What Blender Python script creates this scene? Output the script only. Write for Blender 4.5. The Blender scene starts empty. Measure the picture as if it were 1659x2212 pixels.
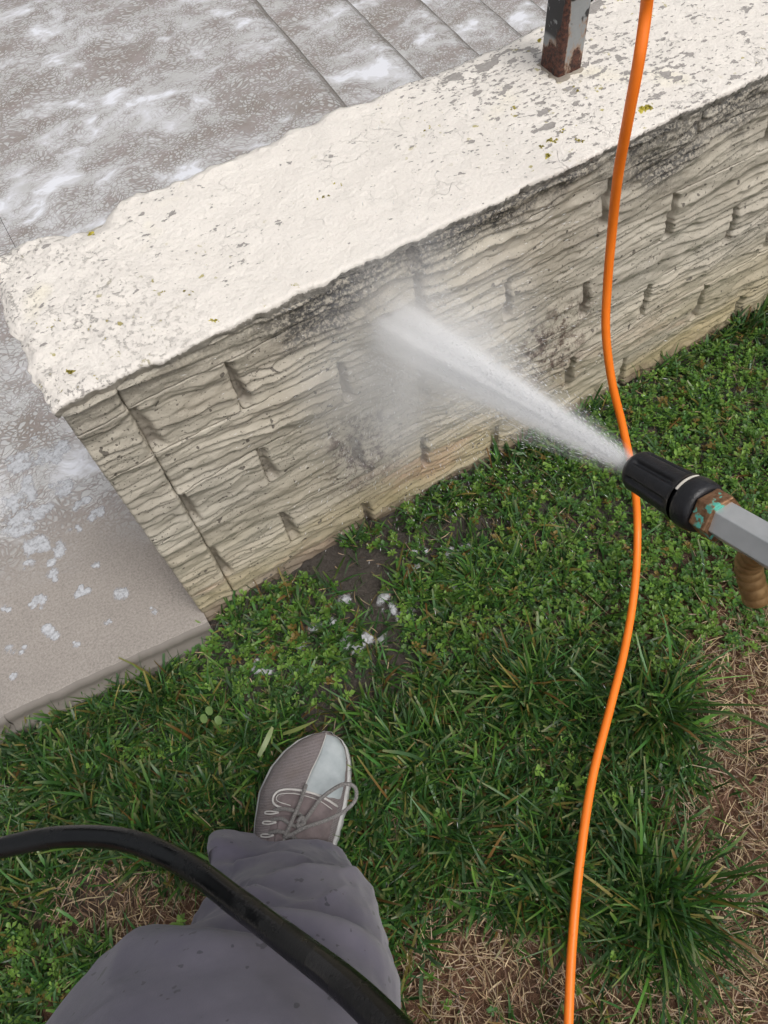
import bpy, math, random
import numpy as np
from mathutils import Matrix, Vector

rng = np.random.default_rng(7)
random.seed(7)
scene = bpy.context.scene
col = scene.collection

# ------------------------------------------------------------------ camera
CAM_H = 1.15
ROT = np.array([[0.85615, 0.47403, -0.20557],      # camera axes -> world (wall runs along +X)
                [-0.51285, 0.72911, -0.45323],
                [-0.06299, 0.49346, 0.86750]])
u_, s_, v_ = np.linalg.svd(ROT); ROT = u_ @ v_
FPX, IW, IH = 1661.0, 1659.0, 2212.0               # focal length in units of a 1659 x 2212 picture
cam_data = bpy.data.cameras.new('camera')
cam = bpy.data.objects.new('camera', cam_data); col.objects.link(cam)
M = Matrix([list(ROT[i]) + [0] for i in range(3)] + [[0, 0, 0, 1]])
M.translation = (0, 0, CAM_H)
cam.matrix_world = M
cam_data.sensor_fit = 'VERTICAL'; cam_data.sensor_height = 32.0
cam_data.lens = FPX / IH * 32.0
cam_data.clip_start = 0.02; cam_data.clip_end = 200
scene.camera = cam

# ------------------------------------------------------------------ sky, sun, exposure
SUN_EL, SUN_AZ = 63.0, 165.0      # high sun behind thin even cloud
world = bpy.data.worlds.new('World'); scene.world = world; world.use_nodes = True
wn = world.node_tree; wn.nodes.clear()
sky = wn.nodes.new('ShaderNodeTexSky'); sky.sky_type = 'NISHITA'; sky.sun_disc = False
sky.sun_elevation = math.radians(SUN_EL); sky.sun_rotation = math.radians(SUN_AZ)
sky.dust_density = 6.0; sky.air_density = 1.0; sky.ozone_density = 1.0
hsv = wn.nodes.new('ShaderNodeHueSaturation'); hsv.inputs['Saturation'].default_value = 0.25
bg = wn.nodes.new('ShaderNodeBackground'); bg.inputs['Strength'].default_value = 0.15
wo = wn.nodes.new('ShaderNodeOutputWorld')
wn.links.new(sky.outputs[0], hsv.inputs['Color']); wn.links.new(hsv.outputs[0], bg.inputs['Color']); wn.links.new(bg.outputs[0], wo.inputs[0])
sun_d = bpy.data.lights.new('sun', 'SUN'); sun_d.energy = 1.3; sun_d.angle = math.radians(28); sun_d.color = (1.0, 0.965, 0.92)
sun = bpy.data.objects.new('sun', sun_d); col.objects.link(sun)
el, az = math.radians(SUN_EL), math.radians(SUN_AZ)
sdir = Vector((math.sin(az) * math.cos(el), math.cos(az) * math.cos(el), math.sin(el)))
sun.rotation_euler = sdir.to_track_quat('Z', 'Y').to_euler(); sun.location = sdir * 20
scene.view_settings.view_transform = 'Standard'; scene.view_settings.look = 'None'
scene.view_settings.exposure = -0.22; scene.view_settings.gamma = 1.0
scene.cycles.max_bounces = 20; scene.cycles.diffuse_bounces = 3; scene.cycles.glossy_bounces = 2
scene.cycles.transmission_bounces = 2; scene.cycles.transparent_max_bounces = 4; scene.cycles.volume_bounces = 18
scene.cycles.use_adaptive_sampling = True; scene.cycles.adaptive_threshold = 0.03; scene.cycles.use_denoising = True
scene.cycles.volume_step_rate = 1.0
scene.cycles.volume_max_steps = 96

# ------------------------------------------------------------------ helpers
CAMP = np.array([0, 0, CAM_H])
def ray(x, y):
    v = np.array([x - IW / 2, -(y - IH / 2), -FPX]); return ROT @ v
def at(x, y, z=0.0):
    """world point at height z that stands at this place of the 1659 x 2212 photograph"""
    r = ray(x, y); return CAMP + r * ((z - CAM_H) / r[2])
def far(x, y, d):
    """world point at distance d in front of the lens"""
    r = ray(x, y); return CAMP + r * (d / FPX)
def on_wall(x, y, yw):
    r = ray(x, y); return CAMP + r * (yw / r[1])

def _hash(ix, iy, iz, seed):
    h = (ix * 374761393 + iy * 668265263 + iz * 2147483647 + seed * 1274126177) & 0xFFFFFFFF
    h = ((h ^ (h >> 13)) * 1274126177) & 0xFFFFFFFF
    h = (h ^ (h >> 16)) & 0xFFFFFFFF
    return h.astype(np.float64) / 0xFFFFFFFF
def vn(x, y, z=0.0, seed=0):
    """value noise, -1..1"""
    x, y, z = np.broadcast_arrays(np.asarray(x, float), np.asarray(y, float), np.asarray(z, float))
    fx, fy, fz = np.floor(x), np.floor(y), np.floor(z)
    ix, iy, iz = fx.astype(np.int64), fy.astype(np.int64), fz.astype(np.int64)
    u, v, w = x - fx, y - fy, z - fz
    u, v, w = [t * t * t * (t * (t * 6 - 15) + 10) for t in (u, v, w)]
    out = 0
    for dx in (0, 1):
        for dy in (0, 1):
            for dz in (0, 1):
                out = out + _hash(ix + dx, iy + dy, iz + dz, seed) * (u if dx else 1 - u) * (v if dy else 1 - v) * (w if dz else 1 - w)
    return out * 2 - 1
def fbm(x, y, z=0.0, seed=0, o=4, g=0.5):
    a, s, t = 1.0, 0.0, 0.0
    for i in range(o):
        s = s + a * vn(np.asarray(x) * 2 ** i, np.asarray(y) * 2 ** i, np.asarray(z) * 2 ** i, seed + i); t += a; a *= g
    return s / t
def sstep(a, b, x):
    t = np.clip((np.asarray(x, float) - a) / (b - a), 0, 1); return t * t * (3 - 2 * t)

def mesh_obj(name, verts, faces, mat, parent=None, smooth=True, colors=None):
    me = bpy.data.meshes.new(name)
    verts = np.asarray(verts, float)
    if isinstance(faces, np.ndarray) and faces.ndim == 2:
        n, k = faces.shape
        me.vertices.add(len(verts)); me.vertices.foreach_set('co', verts.ravel())
        me.loops.add(n * k); me.loops.foreach_set('vertex_index', faces.ravel().astype(np.int32))
        me.polygons.add(n); me.polygons.foreach_set('loop_start', np.arange(0, n * k, k, dtype=np.int32))
        me.update(calc_edges=True)
    else:
        me.from_pydata([tuple(v) for v in verts], [], [tuple(int(i) for i in f) for f in faces])
    me.validate()
    if smooth and len(me.polygons):
        me.polygons.foreach_set('use_smooth', np.ones(len(me.polygons), dtype=bool))
    if colors is not None:
        ca = me.color_attributes.new('Col', 'FLOAT_COLOR', 'POINT')
        c = np.ones((len(verts), 4)); c[:, :colors.shape[1]] = colors
        ca.data.foreach_set('color', c.ravel())
    me.materials.append(mat)
    o = bpy.data.objects.new(name, me); col.objects.link(o)
    if parent is not None: o.parent = parent
    return o
def grid_faces(nu, nv, wrap=False):
    i, j = np.meshgrid(np.arange(nu - 1), np.arange(nv if wrap else nv - 1), indexing='ij')
    j2 = (j + 1) % nv
    return np.stack([i * nv + j, (i + 1) * nv + j, (i + 1) * nv + j2, i * nv + j2], -1).reshape(-1, 4)
def tag(o, label=None, cat=None, group=None, kind=None):
    if label: o['label'] = label
    if cat: o['category'] = cat
    if group: o['group'] = group
    if kind: o['kind'] = kind
    return o
def empty(name, loc=(0, 0, 0)):
    o = bpy.data.objects.new(name, None); o.empty_display_size = 0.05; o.location = loc; col.objects.link(o); return o

def catmull(pts, n):
    pts = np.asarray(pts, float)
    P = np.vstack([2 * pts[0] - pts[1], pts, 2 * pts[-1] - pts[-2]])
    out = []
    t = np.linspace(0, len(pts) - 1 - 1e-6, n)
    for tt in t:
        i = int(tt); f = tt - i
        p0, p1, p2, p3 = P[i:i + 4]
        out.append(0.5 * ((2 * p1) + (-p0 + p2) * f + (2 * p0 - 5 * p1 + 4 * p2 - p3) * f * f + (-p0 + 3 * p1 - 3 * p2 + p3) * f ** 3))
    return np.array(out)
def frames(path, up=(0.2, 0.3, 0.9)):
    T = np.gradient(path, axis=0); T /= np.linalg.norm(T, axis=1)[:, None]
    N = np.zeros_like(T); n = np.asarray(up, float)
    for i, t in enumerate(T):
        n = n - (n @ t) * t; n /= np.linalg.norm(n); N[i] = n
    return T, N, np.cross(T, N)
def tube(path, rad, k=12, closed_ends=True, prof=None):
    path = np.asarray(path, float); n = len(path)
    T, N, B = frames(path)
    rad = np.broadcast_to(rad, (n,))
    a = np.arange(k) / k * 2 * np.pi
    rr = np.ones(k) if prof is None else prof
    V = path[:, None, :] + rad[:, None, None] * rr[None, :, None] * (np.cos(a)[None, :, None] * N[:, None, :] + np.sin(a)[None, :, None] * B[:, None, :])
    V = V.reshape(-1, 3); F = [tuple(f) for f in grid_faces(n, k, True)]
    if closed_ends:
        F.append(tuple(range(k))[::-1] if False else tuple(range(k))); F.append(tuple((n - 1) * k + i for i in range(k))[::-1])
    return V, F
def merge(parts):
    V, F, o = [], [], 0
    for v, f in parts:
        V.append(np.asarray(v)); F += [tuple(int(i) + o for i in ff) for ff in f]; o += len(v)
    return np.vstack(V), F
def lathe(prof, k=32, mod=None, M3=None, org=(0, 0, 0)):
    """prof: list of (r, s) turned about local Z; M3 columns = local axes"""
    a = np.arange(k) / k * 2 * np.pi
    V = []
    for r, s in prof:
        rr = r * np.ones(k) if mod is None else mod(r, s, a)
        V.append(np.stack([rr * np.cos(a), rr * np.sin(a), np.full(k, s)], -1))
    V = np.vstack(V)
    if M3 is not None: V = V @ np.asarray(M3).T
    return V + np.asarray(org), grid_faces(len(prof), k, True)

# ------------------------------------------------------------------ materials
class NT:
    def __init__(s, name):
        s.m = bpy.data.materials.new(name); s.m.use_nodes = True
        s.t = s.m.node_tree; s.t.nodes.clear()
        s.out = s.t.nodes.new('ShaderNodeOutputMaterial')
        s.pos = None
    def n(s, typ, **kw):
        nd = s.t.nodes.new(typ)
        for k, v in kw.items(): setattr(nd, k, v)
        return nd
    def l(s, a, b): s.t.links.new(a, b)
    def val(s, sock, v):
        if hasattr(v, 'is_linked') or isinstance(v, bpy.types.NodeSocket): s.l(v, sock)
        else: sock.default_value = v
    def geo(s):
        if s.pos is None: s.pos = s.n('ShaderNodeNewGeometry').outputs['Position']
        return s.pos
    def mapping(s, v, scale=(1, 1, 1), rot=(0, 0, 0), loc=(0, 0, 0)):
        m = s.n('ShaderNodeMapping'); s.l(v, m.inputs[0]); m.inputs['Scale'].default_value = scale; m.inputs['Rotation'].default_value = rot; m.inputs['Location'].default_value = loc
        return m.outputs[0]
    def noise(s, v, scale, detail=4, rough=0.55, dist=0.0, out='Fac'):
        x = s.n('ShaderNodeTexNoise'); s.l(v, x.inputs['Vector']); x.inputs['Scale'].default_value = scale; x.inputs['Detail'].default_value = detail
        x.inputs['Roughness'].default_value = rough; x.inputs['Distortion'].default_value = dist
        return x.outputs[out]
    def voro(s, v, scale, feature='F1', out='Distance', rand=1.0):
        x = s.n('ShaderNodeTexVoronoi', feature=feature); s.l(v, x.inputs['Vector']); x.inputs['Scale'].default_value = scale
        x.inputs['Randomness'].default_value = rand
        return x.outputs[out]
    def ramp(s, f, stops, interp='LINEAR'):
        r = s.n('ShaderNodeValToRGB'); r.color_ramp.interpolation = interp
        e = r.color_ramp.elements
        while len(e) < len(stops): e.new(0.5)
        for el_, (p, c) in zip(e, stops):
            el_.position = p; el_.color = (c, c, c, 1) if isinstance(c, (int, float)) else tuple(c) + (1,)
        s.l(f, r.inputs[0]); return r.outputs[0]
    def mix(s, f, a, b, blend='MIX'):
        x = s.n('ShaderNodeMix', data_type='RGBA', blend_type=blend)
        s.val(x.inputs[0], f)
        for sk, v in ((x.inputs[6], a), (x.inputs[7], b)):
            if isinstance(v, tuple): sk.default_value = v + (1,) if len(v) == 3 else v
            else: s.l(v, sk)
        return x.outputs[2]
    def math(s, op, a, b=0.0, c=0.0, clamp=False):
        x = s.n('ShaderNodeMath', operation=op, use_clamp=clamp)
        s.val(x.inputs[0], a); s.val(x.inputs[1], b); s.val(x.inputs[2], c); return x.outputs[0]
    def maprange(s, v, a, b, c=0.0, d=1.0):
        x = s.n('ShaderNodeMapRange', interpolation_type='SMOOTHSTEP'); s.l(v, x.inputs[0])
        for i, q in enumerate((a, b, c, d)): x.inputs[i + 1].default_value = q
        return x.outputs[0]
    def xyz(s, v):
        x = s.n('ShaderNodeSeparateXYZ'); s.l(v, x.inputs[0]); return x.outputs
    def bump(s, h, strength=0.5, dist=0.002, normal=None):
        b = s.n('ShaderNodeBump'); b.inputs['Strength'].default_value = strength; b.inputs['Distance'].default_value = dist; s.l(h, b.inputs['Height'])
        if normal is not None: s.l(normal, b.inputs['Normal'])
        return b.outputs[0]
    def bsdf(s, color, rough=0.6, normal=None, metal=0.0, spec=0.5, **kw):
        p = s.n('ShaderNodeBsdfPrincipled')
        if isinstance(color, tuple): p.inputs['Base Color'].default_value = color + (1,)
        else: s.l(color, p.inputs['Base Color'])
        s.val(p.inputs['Roughness'], rough); s.val(p.inputs['Metallic'], metal); s.val(p.inputs['Specular IOR Level'], spec)
        if normal is not None: s.l(normal, p.inputs['Normal'])
        for k, v in kw.items(): s.val(p.inputs[k], v)
        s.l(p.outputs[0], s.out.inputs[0]); return p
    def attr(s, name='Col', out='Color'):
        a = s.n('ShaderNodeAttribute', attribute_name=name); return a.outputs[out]

def mat_soil():
    t = NT('soil'); p = t.geo()
    n1 = t.noise(p, 9, 5); n2 = t.noise(p, 120, 5, 0.7); n3 = t.noise(p, 600, 2)
    c = t.ramp(n2, [(0.3, (0.035, 0.020, 0.012)), (0.55, (0.12, 0.064, 0.036)), (0.75, (0.19, 0.115, 0.07))])
    c = t.mix(t.ramp(n1, [(0.4, 0.0), (0.65, 1.0)]), c, (0.15, 0.072, 0.04), 'MIX')
    wet = t.maprange(t.math('ADD', t.xyz(p)[1], t.math('MULTIPLY', n1, 0.25)), 0.33, 0.50)
    c = t.mix(wet, c, t.mix(n2, (0.030, 0.025, 0.022), (0.13, 0.11, 0.095)))
    h = t.math('ADD', n2, t.math('MULTIPLY', n3, 0.4))
    t.bsdf(c, t.maprange(wet, 0, 1, 0.9, 0.28), t.bump(h, 0.9, 0.008)); return t.m
def mat_pavement():
    t = NT('wet_concrete_with_soap'); p = t.geo(); X, Y, Z = t.xyz(p)
    # bare concrete
    g = t.noise(p, 260, 4, 0.8); b = t.noise(p, 9, 5, 0.65)
    base = t.mix(t.ramp(b, [(0.35, 0.0), (0.7, 1.0)]), (0.27, 0.238, 0.212), (0.345, 0.305, 0.272))
    base = t.mix(t.ramp(g, [(0.3, 0.0), (0.5, 0.5), (0.75, 1.0)]), t.mix(0.55, base, (0.13, 0.115, 0.10)), t.mix(0.42, base, (0.60, 0.55, 0.50)))
    fl = t.noise(p, 6, 3, 0.5, out='Color')                     # flow that bends the foam
    vm = t.n('ShaderNodeVectorMath', operation='MULTIPLY_ADD'); t.l(fl, vm.inputs[0]); vm.inputs[1].default_value = (0.12, 0.12, 0.0); t.l(p, vm.inputs[2])
    q = t.mapping(vm.outputs[0], scale=(0.80, 1.15, 0.001), rot=(0, 0, math.radians(-18)))
    wob = t.noise(q, 90, 2, 0.5, out='Color')
    vm2 = t.n('ShaderNodeVectorMath', operation='MULTIPLY_ADD'); t.l(wob, vm2.inputs[0]); vm2.inputs[1].default_value = (0.010, 0.010, 0.0); t.l(q, vm2.inputs[2])
    cells = t.voro(vm2.outputs[0], 108, 'DISTANCE_TO_EDGE')
    ln = t.noise(q, 17, 4, 0.6)
    big = t.noise(q, 3.6, 3, 0.6)
    mid = t.noise(q, 11, 4, 0.65)
    lev = t.math('ADD', t.math('MULTIPLY', ln, 0.75), t.math('MULTIPLY', big, 0.85))          # how much soap: cells swell and merge
    net = t.maprange(t.math('ADD', t.math('MULTIPLY', cells, 0.9), t.math('MULTIPLY', lev, 0.80)), 0.64, 0.82)
    thick = t.ramp(t.math('ADD', t.math('MULTIPLY', big, 0.6), t.math('MULTIPLY', mid, 0.62)), [(0.615, 0.0), (0.74, 1.0)])
    # where soap lies: behind the wall and down to about a third of the front strip
    lim = t.math('ADD', Y, t.math('MULTIPLY', big, 0.34))
    zone = t.maprange(lim, 0.92, 1.12)
    nz = t.xyz(t.n('ShaderNodeNewGeometry').outputs['True Normal'])[2]
    hold = t.maprange(nz, 0.80, 0.975)              # suds slide off the rounded step edges
    foam = t.math('MAXIMUM', t.math('MULTIPLY', net, 0.8), thick)
    foam = t.math('MULTIPLY', t.math('MULTIPLY', foam, zone), hold)
    pink = t.mix(t.ramp(t.noise(p, 11, 3), [(0.4, 0.0), (0.65, 1.0)]), (0.225, 0.192, 0.165), (0.27, 0.225, 0.21))
    wetc = t.mix(t.math('MULTIPLY', zone, 0.75), base, pink)
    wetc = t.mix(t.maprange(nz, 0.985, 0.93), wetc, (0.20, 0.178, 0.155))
    film = t.mix(t.math('MULTIPLY', t.math('MULTIPLY', zone, hold), t.ramp(t.math('ADD', t.math('MULTIPLY', mid, 0.5), t.math('MULTIPLY', big, 0.5)), [(0.40, 0.05), (0.64, 0.7)])), wetc, (0.45, 0.435, 0.435))
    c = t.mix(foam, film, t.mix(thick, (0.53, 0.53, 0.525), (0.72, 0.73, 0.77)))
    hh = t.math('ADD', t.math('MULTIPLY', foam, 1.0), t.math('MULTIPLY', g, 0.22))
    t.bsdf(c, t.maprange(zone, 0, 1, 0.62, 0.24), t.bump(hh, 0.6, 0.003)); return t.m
def mat_cap():
    t = NT('peeling_white_paint'); p = t.geo(); X, Y, Z = t.xyz(p)
    q = t.mapping(p, scale=(0.75, 1.3, 1.0), rot=(0, 0, 0.2))
    skirt = t.attr('Col')
    patch = t.noise(p, 3.1, 3, 0.6)
    right = t.maprange(X, 0.18, 0.62)
    n1 = t.noise(q, 52, 4, 0.6); n2 = t.noise(q, 135, 3, 0.6); n0 = t.noise(q, 17, 4, 0.6)
    bias = t.math('ADD', t.math('MULTIPLY', patch, 0.30), t.math('MULTIPLY', right, 0.085))
    ch1 = t.maprange(t.math('ADD', n1, bias), 0.845, 0.855)
    ch2 = t.maprange(t.math('ADD', n2, bias), 0.848, 0.865)
    ch0 = t.maprange(t.math('ADD', n0, t.math('ADD', bias, t.math('MULTIPLY', right, 0.02))), 0.872, 0.882)
    cr = t.voro(t.mapping(t.mix(0.04, p, t.noise(p, 60, 3, out='Color')), scale=(1, 1, .1)), 26, 'DISTANCE_TO_EDGE')
    crack = t.math('MULTIPLY', t.ramp(cr, [(0.0, 1.0), (0.025, 0.0)]), t.ramp(t.noise(p, 12, 3), [(0.52, 0.0), (0.66, 1.0)]))
    # weathered left end
    lw = t.math('MULTIPLY', t.maprange(X, 0.16, -0.05), t.ramp(t.noise(p, 150, 4, 0.75), [(0.56, 0.0), (0.60, 0.85)]))
    lw = t.math('MULTIPLY', lw, t.ramp(t.noise(p, 14, 3), [(0.36, 0.0), (0.54, 1.0)]))
    chip = t.math('MAXIMUM', t.math('MAXIMUM', ch1, ch2), t.math('MAXIMUM', ch0, t.math('MULTIPLY', crack, 0.55)))
    chip = t.math('MAXIMUM', chip, lw)
    paint = t.mix(t.noise(p, 24, 4), (0.72, 0.672, 0.61), (0.80, 0.755, 0.695))
    paint = t.mix(t.ramp(t.noise(p, 6.5, 3), [(0.62, 0.0), (0.70, 0.5)]), paint, (0.82, 0.755, 0.58))
    paint = t.mix(t.ramp(t.noise(p, 300, 3, .7), [(0.57, 0.0), (0.74, 0.38)]), paint, (0.45, 0.41, 0.36))
    conc = t.mix(t.noise(p, 260, 3, 0.7), (0.20, 0.185, 0.17), (0.46, 0.43, 0.40))
    c = t.mix(chip, paint, conc)
    lich = t.math('MULTIPLY', t.ramp(t.noise(p, 75, 3, 0.6), [(0.66, 0.0), (0.69, 1.0)]), t.ramp(t.noise(p, 7, 2), [(0.44, 0.0), (0.56, 1.0)]))
    c = t.mix(t.math('MULTIPLY', lich, 0.8), c, (0.36, 0.31, 0.07))
    # the crumbling edge below the paint
    dark = t.mix(t.ramp(t.noise(p, 160, 4, 0.75), [(0.35, 0.0), (0.65, 1.0)]), (0.05, 0.048, 0.045), (0.42, 0.40, 0.36))
    dx = t.math('MULTIPLY', t.maprange(X, 0.10, 0.26), t.maprange(X, 1.05, 0.85))
    dark = t.mix(t.math('ADD', t.math('MULTIPLY', dx, 0.72), 0.12), (0.40, 0.365, 0.31), dark)
    rag = t.math('ADD', skirt, t.math('MULTIPLY', t.math('SUBTRACT', t.noise(p, 70, 4, 0.7), 0.5), 1.3))
    c = t.mix(t.maprange(rag, 0.42, 0.55), c, dark)
    h = t.math('SUBTRACT', t.math('ADD', t.math('MULTIPLY', t.noise(p, 45, 5, 0.6), 0.9), t.math('MULTIPLY', t.noise(p, 160, 4, 0.7), 0.55)), t.math('MULTIPLY', chip, 0.5))
    t.bsdf(c, 0.8, t.bump(h, 0.75, 0.0048)); return t.m
def mat_brick():
    t = NT('cast_stone_face'); p = t.geo(); X, Y, Z = t.xyz(p)
    st = t.mapping(p, scale=(0.25, 1, 1.0))
    c = t.mix(t.ramp(t.noise(st, 22, 5, 0.6), [(0.35, 0.0), (0.65, 1.0)]), (0.375, 0.335, 0.268), (0.52, 0.475, 0.388))
    c = t.mix(t.ramp(t.noise(p, 5, 3), [(0.4, 0.0), (0.7, 0.5)]), c, (0.42, 0.395, 0.34))
    # green-yellow growth near the ground
    low = t.math('MULTIPLY', t.maprange(Z, 0.27, 0.04), t.ramp(t.noise(st, 9, 4), [(0.3, 0.1), (0.62, 1.0)]))
    c = t.mix(t.math('MULTIPLY', low, 0.85), c, t.mix(t.noise(p, 16, 3), (0.30, 0.26, 0.135), (0.44, 0.34, 0.185)))
    rust = t.math('MULTIPLY', t.maprange(Z, 0.20, 0.05), t.ramp(t.noise(st, 14, 4), [(0.56, 0.0), (0.70, 1.0)]))
    c = t.mix(t.math('MULTIPLY', rust, 0.6), c, (0.40, 0.20, 0.11))
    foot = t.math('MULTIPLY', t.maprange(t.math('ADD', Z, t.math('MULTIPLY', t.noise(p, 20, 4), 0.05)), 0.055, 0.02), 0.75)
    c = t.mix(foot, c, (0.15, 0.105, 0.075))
    # black weathering below the edge of the top
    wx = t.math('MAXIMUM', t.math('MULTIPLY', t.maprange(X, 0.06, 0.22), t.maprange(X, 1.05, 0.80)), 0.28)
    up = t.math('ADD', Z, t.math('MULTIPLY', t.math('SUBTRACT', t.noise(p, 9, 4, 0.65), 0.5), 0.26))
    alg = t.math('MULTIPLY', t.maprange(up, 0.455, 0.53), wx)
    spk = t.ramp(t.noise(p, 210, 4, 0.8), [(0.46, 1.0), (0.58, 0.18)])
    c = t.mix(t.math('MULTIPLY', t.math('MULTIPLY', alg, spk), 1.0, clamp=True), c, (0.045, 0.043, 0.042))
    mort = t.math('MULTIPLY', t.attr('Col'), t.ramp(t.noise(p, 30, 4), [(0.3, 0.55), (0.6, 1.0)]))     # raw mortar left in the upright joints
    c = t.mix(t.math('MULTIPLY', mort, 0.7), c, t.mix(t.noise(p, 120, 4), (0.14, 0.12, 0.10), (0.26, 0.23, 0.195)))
    # dirty streaks
    sx = t.math('MAXIMUM', t.math('MULTIPLY', t.maprange(X, 0.17, 0.22), t.maprange(X, 0.36, 0.27)), t.math('MULTIPLY', t.maprange(X, 0.50, 0.55), t.maprange(X, 0.72, 0.60)))
    sz = t.math('MULTIPLY', t.maprange(Z, 0.34, 0.27), t.maprange(Z, 0.08, 0.17))
    sn = t.ramp(t.noise(t.mapping(p, scale=(1.0, 1, 0.7)), 60, 5, 0.8), [(0.46, 0.0), (0.60, 1.0)])
    c = t.mix(t.math('MULTIPLY', t.math('MULTIPLY', sx, sz), t.math('MULTIPLY', sn, 1.0)), c, (0.10, 0.065, 0.05))
    # pits
    pv = t.noise(p, 330, 2, 0.5); dens = t.noise(p, 10, 3)
    pit = t.math('MULTIPLY', t.maprange(t.math('ADD', pv, t.math('MULTIPLY', dens, 0.22)), 0.775, 0.80), 1.0)
    pb = t.maprange(t.noise(p, 95, 2, 0.4), 0.705, 0.725)
    pit = t.math('MAXIMUM', pit, pb)
    c = t.mix(t.math('MULTIPLY', pit, 0.8), c, (0.07, 0.06, 0.05))
    h = t.math('SUBTRACT', t.math('ADD', t.noise(st, 60, 5, 0.6), t.math('MULTIPLY', t.noise(p, 300, 3, 0.6), 0.35)), pit)
    t.bsdf(c, 0.62, t.bump(h, 0.7, 0.0032)); return t.m
def mat_simple(name, c0, c1, scale=40, rough=0.6, bs=0.3, bd=0.002, metal=0.0, bscale=None, spec=0.5):
    t = NT(name); p = t.geo()
    n = t.noise(p, scale, 4, 0.6)
    c = t.mix(t.ramp(n, [(0.3, 0.0), (0.7, 1.0)]), c0, c1)
    t.bsdf(c, rough, t.bump(t.noise(p, bscale or scale * 4, 4), bs, bd), metal, spec); return t.m
def mat_leaf(name, rough=0.42, trans=0.25, vein=True):
    t = NT(name); p = t.geo()
    c = t.attr('Col')
    b = t.bsdf(c, rough, None, 0, 0.45)
    tr = t.n('ShaderNodeBsdfTranslucent'); t.l(t.mix(1.0, c, (1.4, 1.5, 0.7), 'MULTIPLY'), tr.inputs[0])
    mx = t.n('ShaderNodeMixShader'); mx.inputs[0].default_value = trans
    t.l(b.outputs[0], mx.inputs[1]); t.l(tr.outputs[0], mx.inputs[2]); t.l(mx.outputs[0], t.out.inputs[0]); return t.m
def mat_foam():
    t = NT('soap_foam'); p = t.geo()
    v = t.voro(p, 260, 'F1'); n = t.noise(p, 90, 3)
    c = t.mix(n, (0.46, 0.47, 0.49), (0.62, 0.63, 0.66))
    b = t.bsdf(c, 0.4, t.bump(v, 0.5, 0.0015), 0, 0.5)
    a = t.maprange(t.math('ADD', t.attr('Col'), t.math('MULTIPLY', t.math('SUBTRACT', t.noise(p, 170, 3, 0.6), 0.5), 1.5)), 0.10, 1.25)
    tr = t.n('ShaderNodeBsdfTransparent'); mx = t.n('ShaderNodeMixShader')
    t.l(a, mx.inputs[0]); t.l(tr.outputs[0], mx.inputs[1]); t.l(b.outputs[0], mx.inputs[2]); t.l(mx.outputs[0], t.out.inputs[0]); return t.m
def mat_post():
    t = NT('rusty_painted_steel'); p = t.geo(); X, Y, Z = t.xyz(p)
    n = t.noise(t.mapping(p, scale=(1, 1, 0.5)), 38, 5, 0.65); f = t.noise(p, 220, 4, 0.7)
    low = t.maprange(Z, 0.605, 0.562)
    ex = t.maprange(t.math('ABSOLUTE', t.math('SUBTRACT', X, 0.654)), 0.010, 0.0)       # arris facing the stair wall joint
    ey = t.maprange(t.math('ABSOLUTE', t.math('SUBTRACT', Y, 0.734)), 0.010, 0.0)
    ar = t.math('MULTIPLY', t.math('MULTIPLY', ex, ey), 0.30)
    r = t.math('ADD', t.math('ADD', n, t.math('MULTIPLY', low, 0.20)), ar)
    rust = t.maprange(r, 0.55, 0.60)
    blk = t.math('MULTIPLY', t.maprange(t.noise(p, 24, 3, 0.5, 0.4), 0.60, 0.63), 1.0)
    blk = t.math('MAXIMUM', blk, t.math('MULTIPLY', t.math('MULTIPLY', t.maprange(Z, 0.597, 0.604), t.maprange(Z, 0.66, 0.645)), t.math('MULTIPLY', t.maprange(Y, 0.7345, 0.7375), t.maprange(t.noise(p, 60, 3), 0.40, 0.44))))
    halo = t.maprange(r, 0.50, 0.58)
    c = t.mix(f, (0.22, 0.235, 0.24), (0.31, 0.325, 0.325))
    c = t.mix(t.math('MULTIPLY', halo, 0.7), c, (0.33, 0.16, 0.06))
    c = t.mix(blk, c, (0.018, 0.018, 0.02))
    c = t.mix(rust, c, t.mix(t.ramp(f, [(0.4, 0.0), (0.62, 1.0)]), (0.022, 0.009, 0.008), (0.13, 0.045, 0.025)))
    h = t.math('ADD', t.math('MULTIPLY', rust, t.math('ADD', f, 0.3)), t.math('MULTIPLY', blk, 0.4))
    t.bsdf(c, t.maprange(rust, 0, 1, 0.38, 0.6), t.bump(h, 0.7, 0.002)); return t.m
def mat_trousers():
    t = NT('damp_grey_cotton'); p = t.geo()
    n = t.noise(p, 8, 5, 0.65); f = t.noise(p, 900, 2)
    c = t.mix(t.ramp(n, [(0.35, 0.0), (0.7, 1.0)]), (0.126, 0.117, 0.158), (0.190, 0.174, 0.218))
    c = t.mix(t.ramp(t.noise(p, 5.5, 3, 0.6, 0.5), [(0.60, 0.0), (0.70, 0.45)]), c, (0.095, 0.105, 0.155))
    drops = t.maprange(t.noise(t.mapping(p, scale=(1, 1, 0.6)), 110, 2, 0.4), 0.69, 0.71)
    c = t.mix(t.math('MULTIPLY', drops, 0.8), c, (0.055, 0.055, 0.070))
    w = t.noise(t.mapping(p, scale=(1, 1, 1)), 26, 4, 0.55)
    h = t.math('ADD', t.math('MULTIPLY', f, 0.12), t.math('MULTIPLY', w, 0.6))
    t.bsdf(c, 0.88, t.bump(h, 0.35, 0.004), 0, 0.2, **{'Sheen Weight': 0.25}); return t.m
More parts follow.
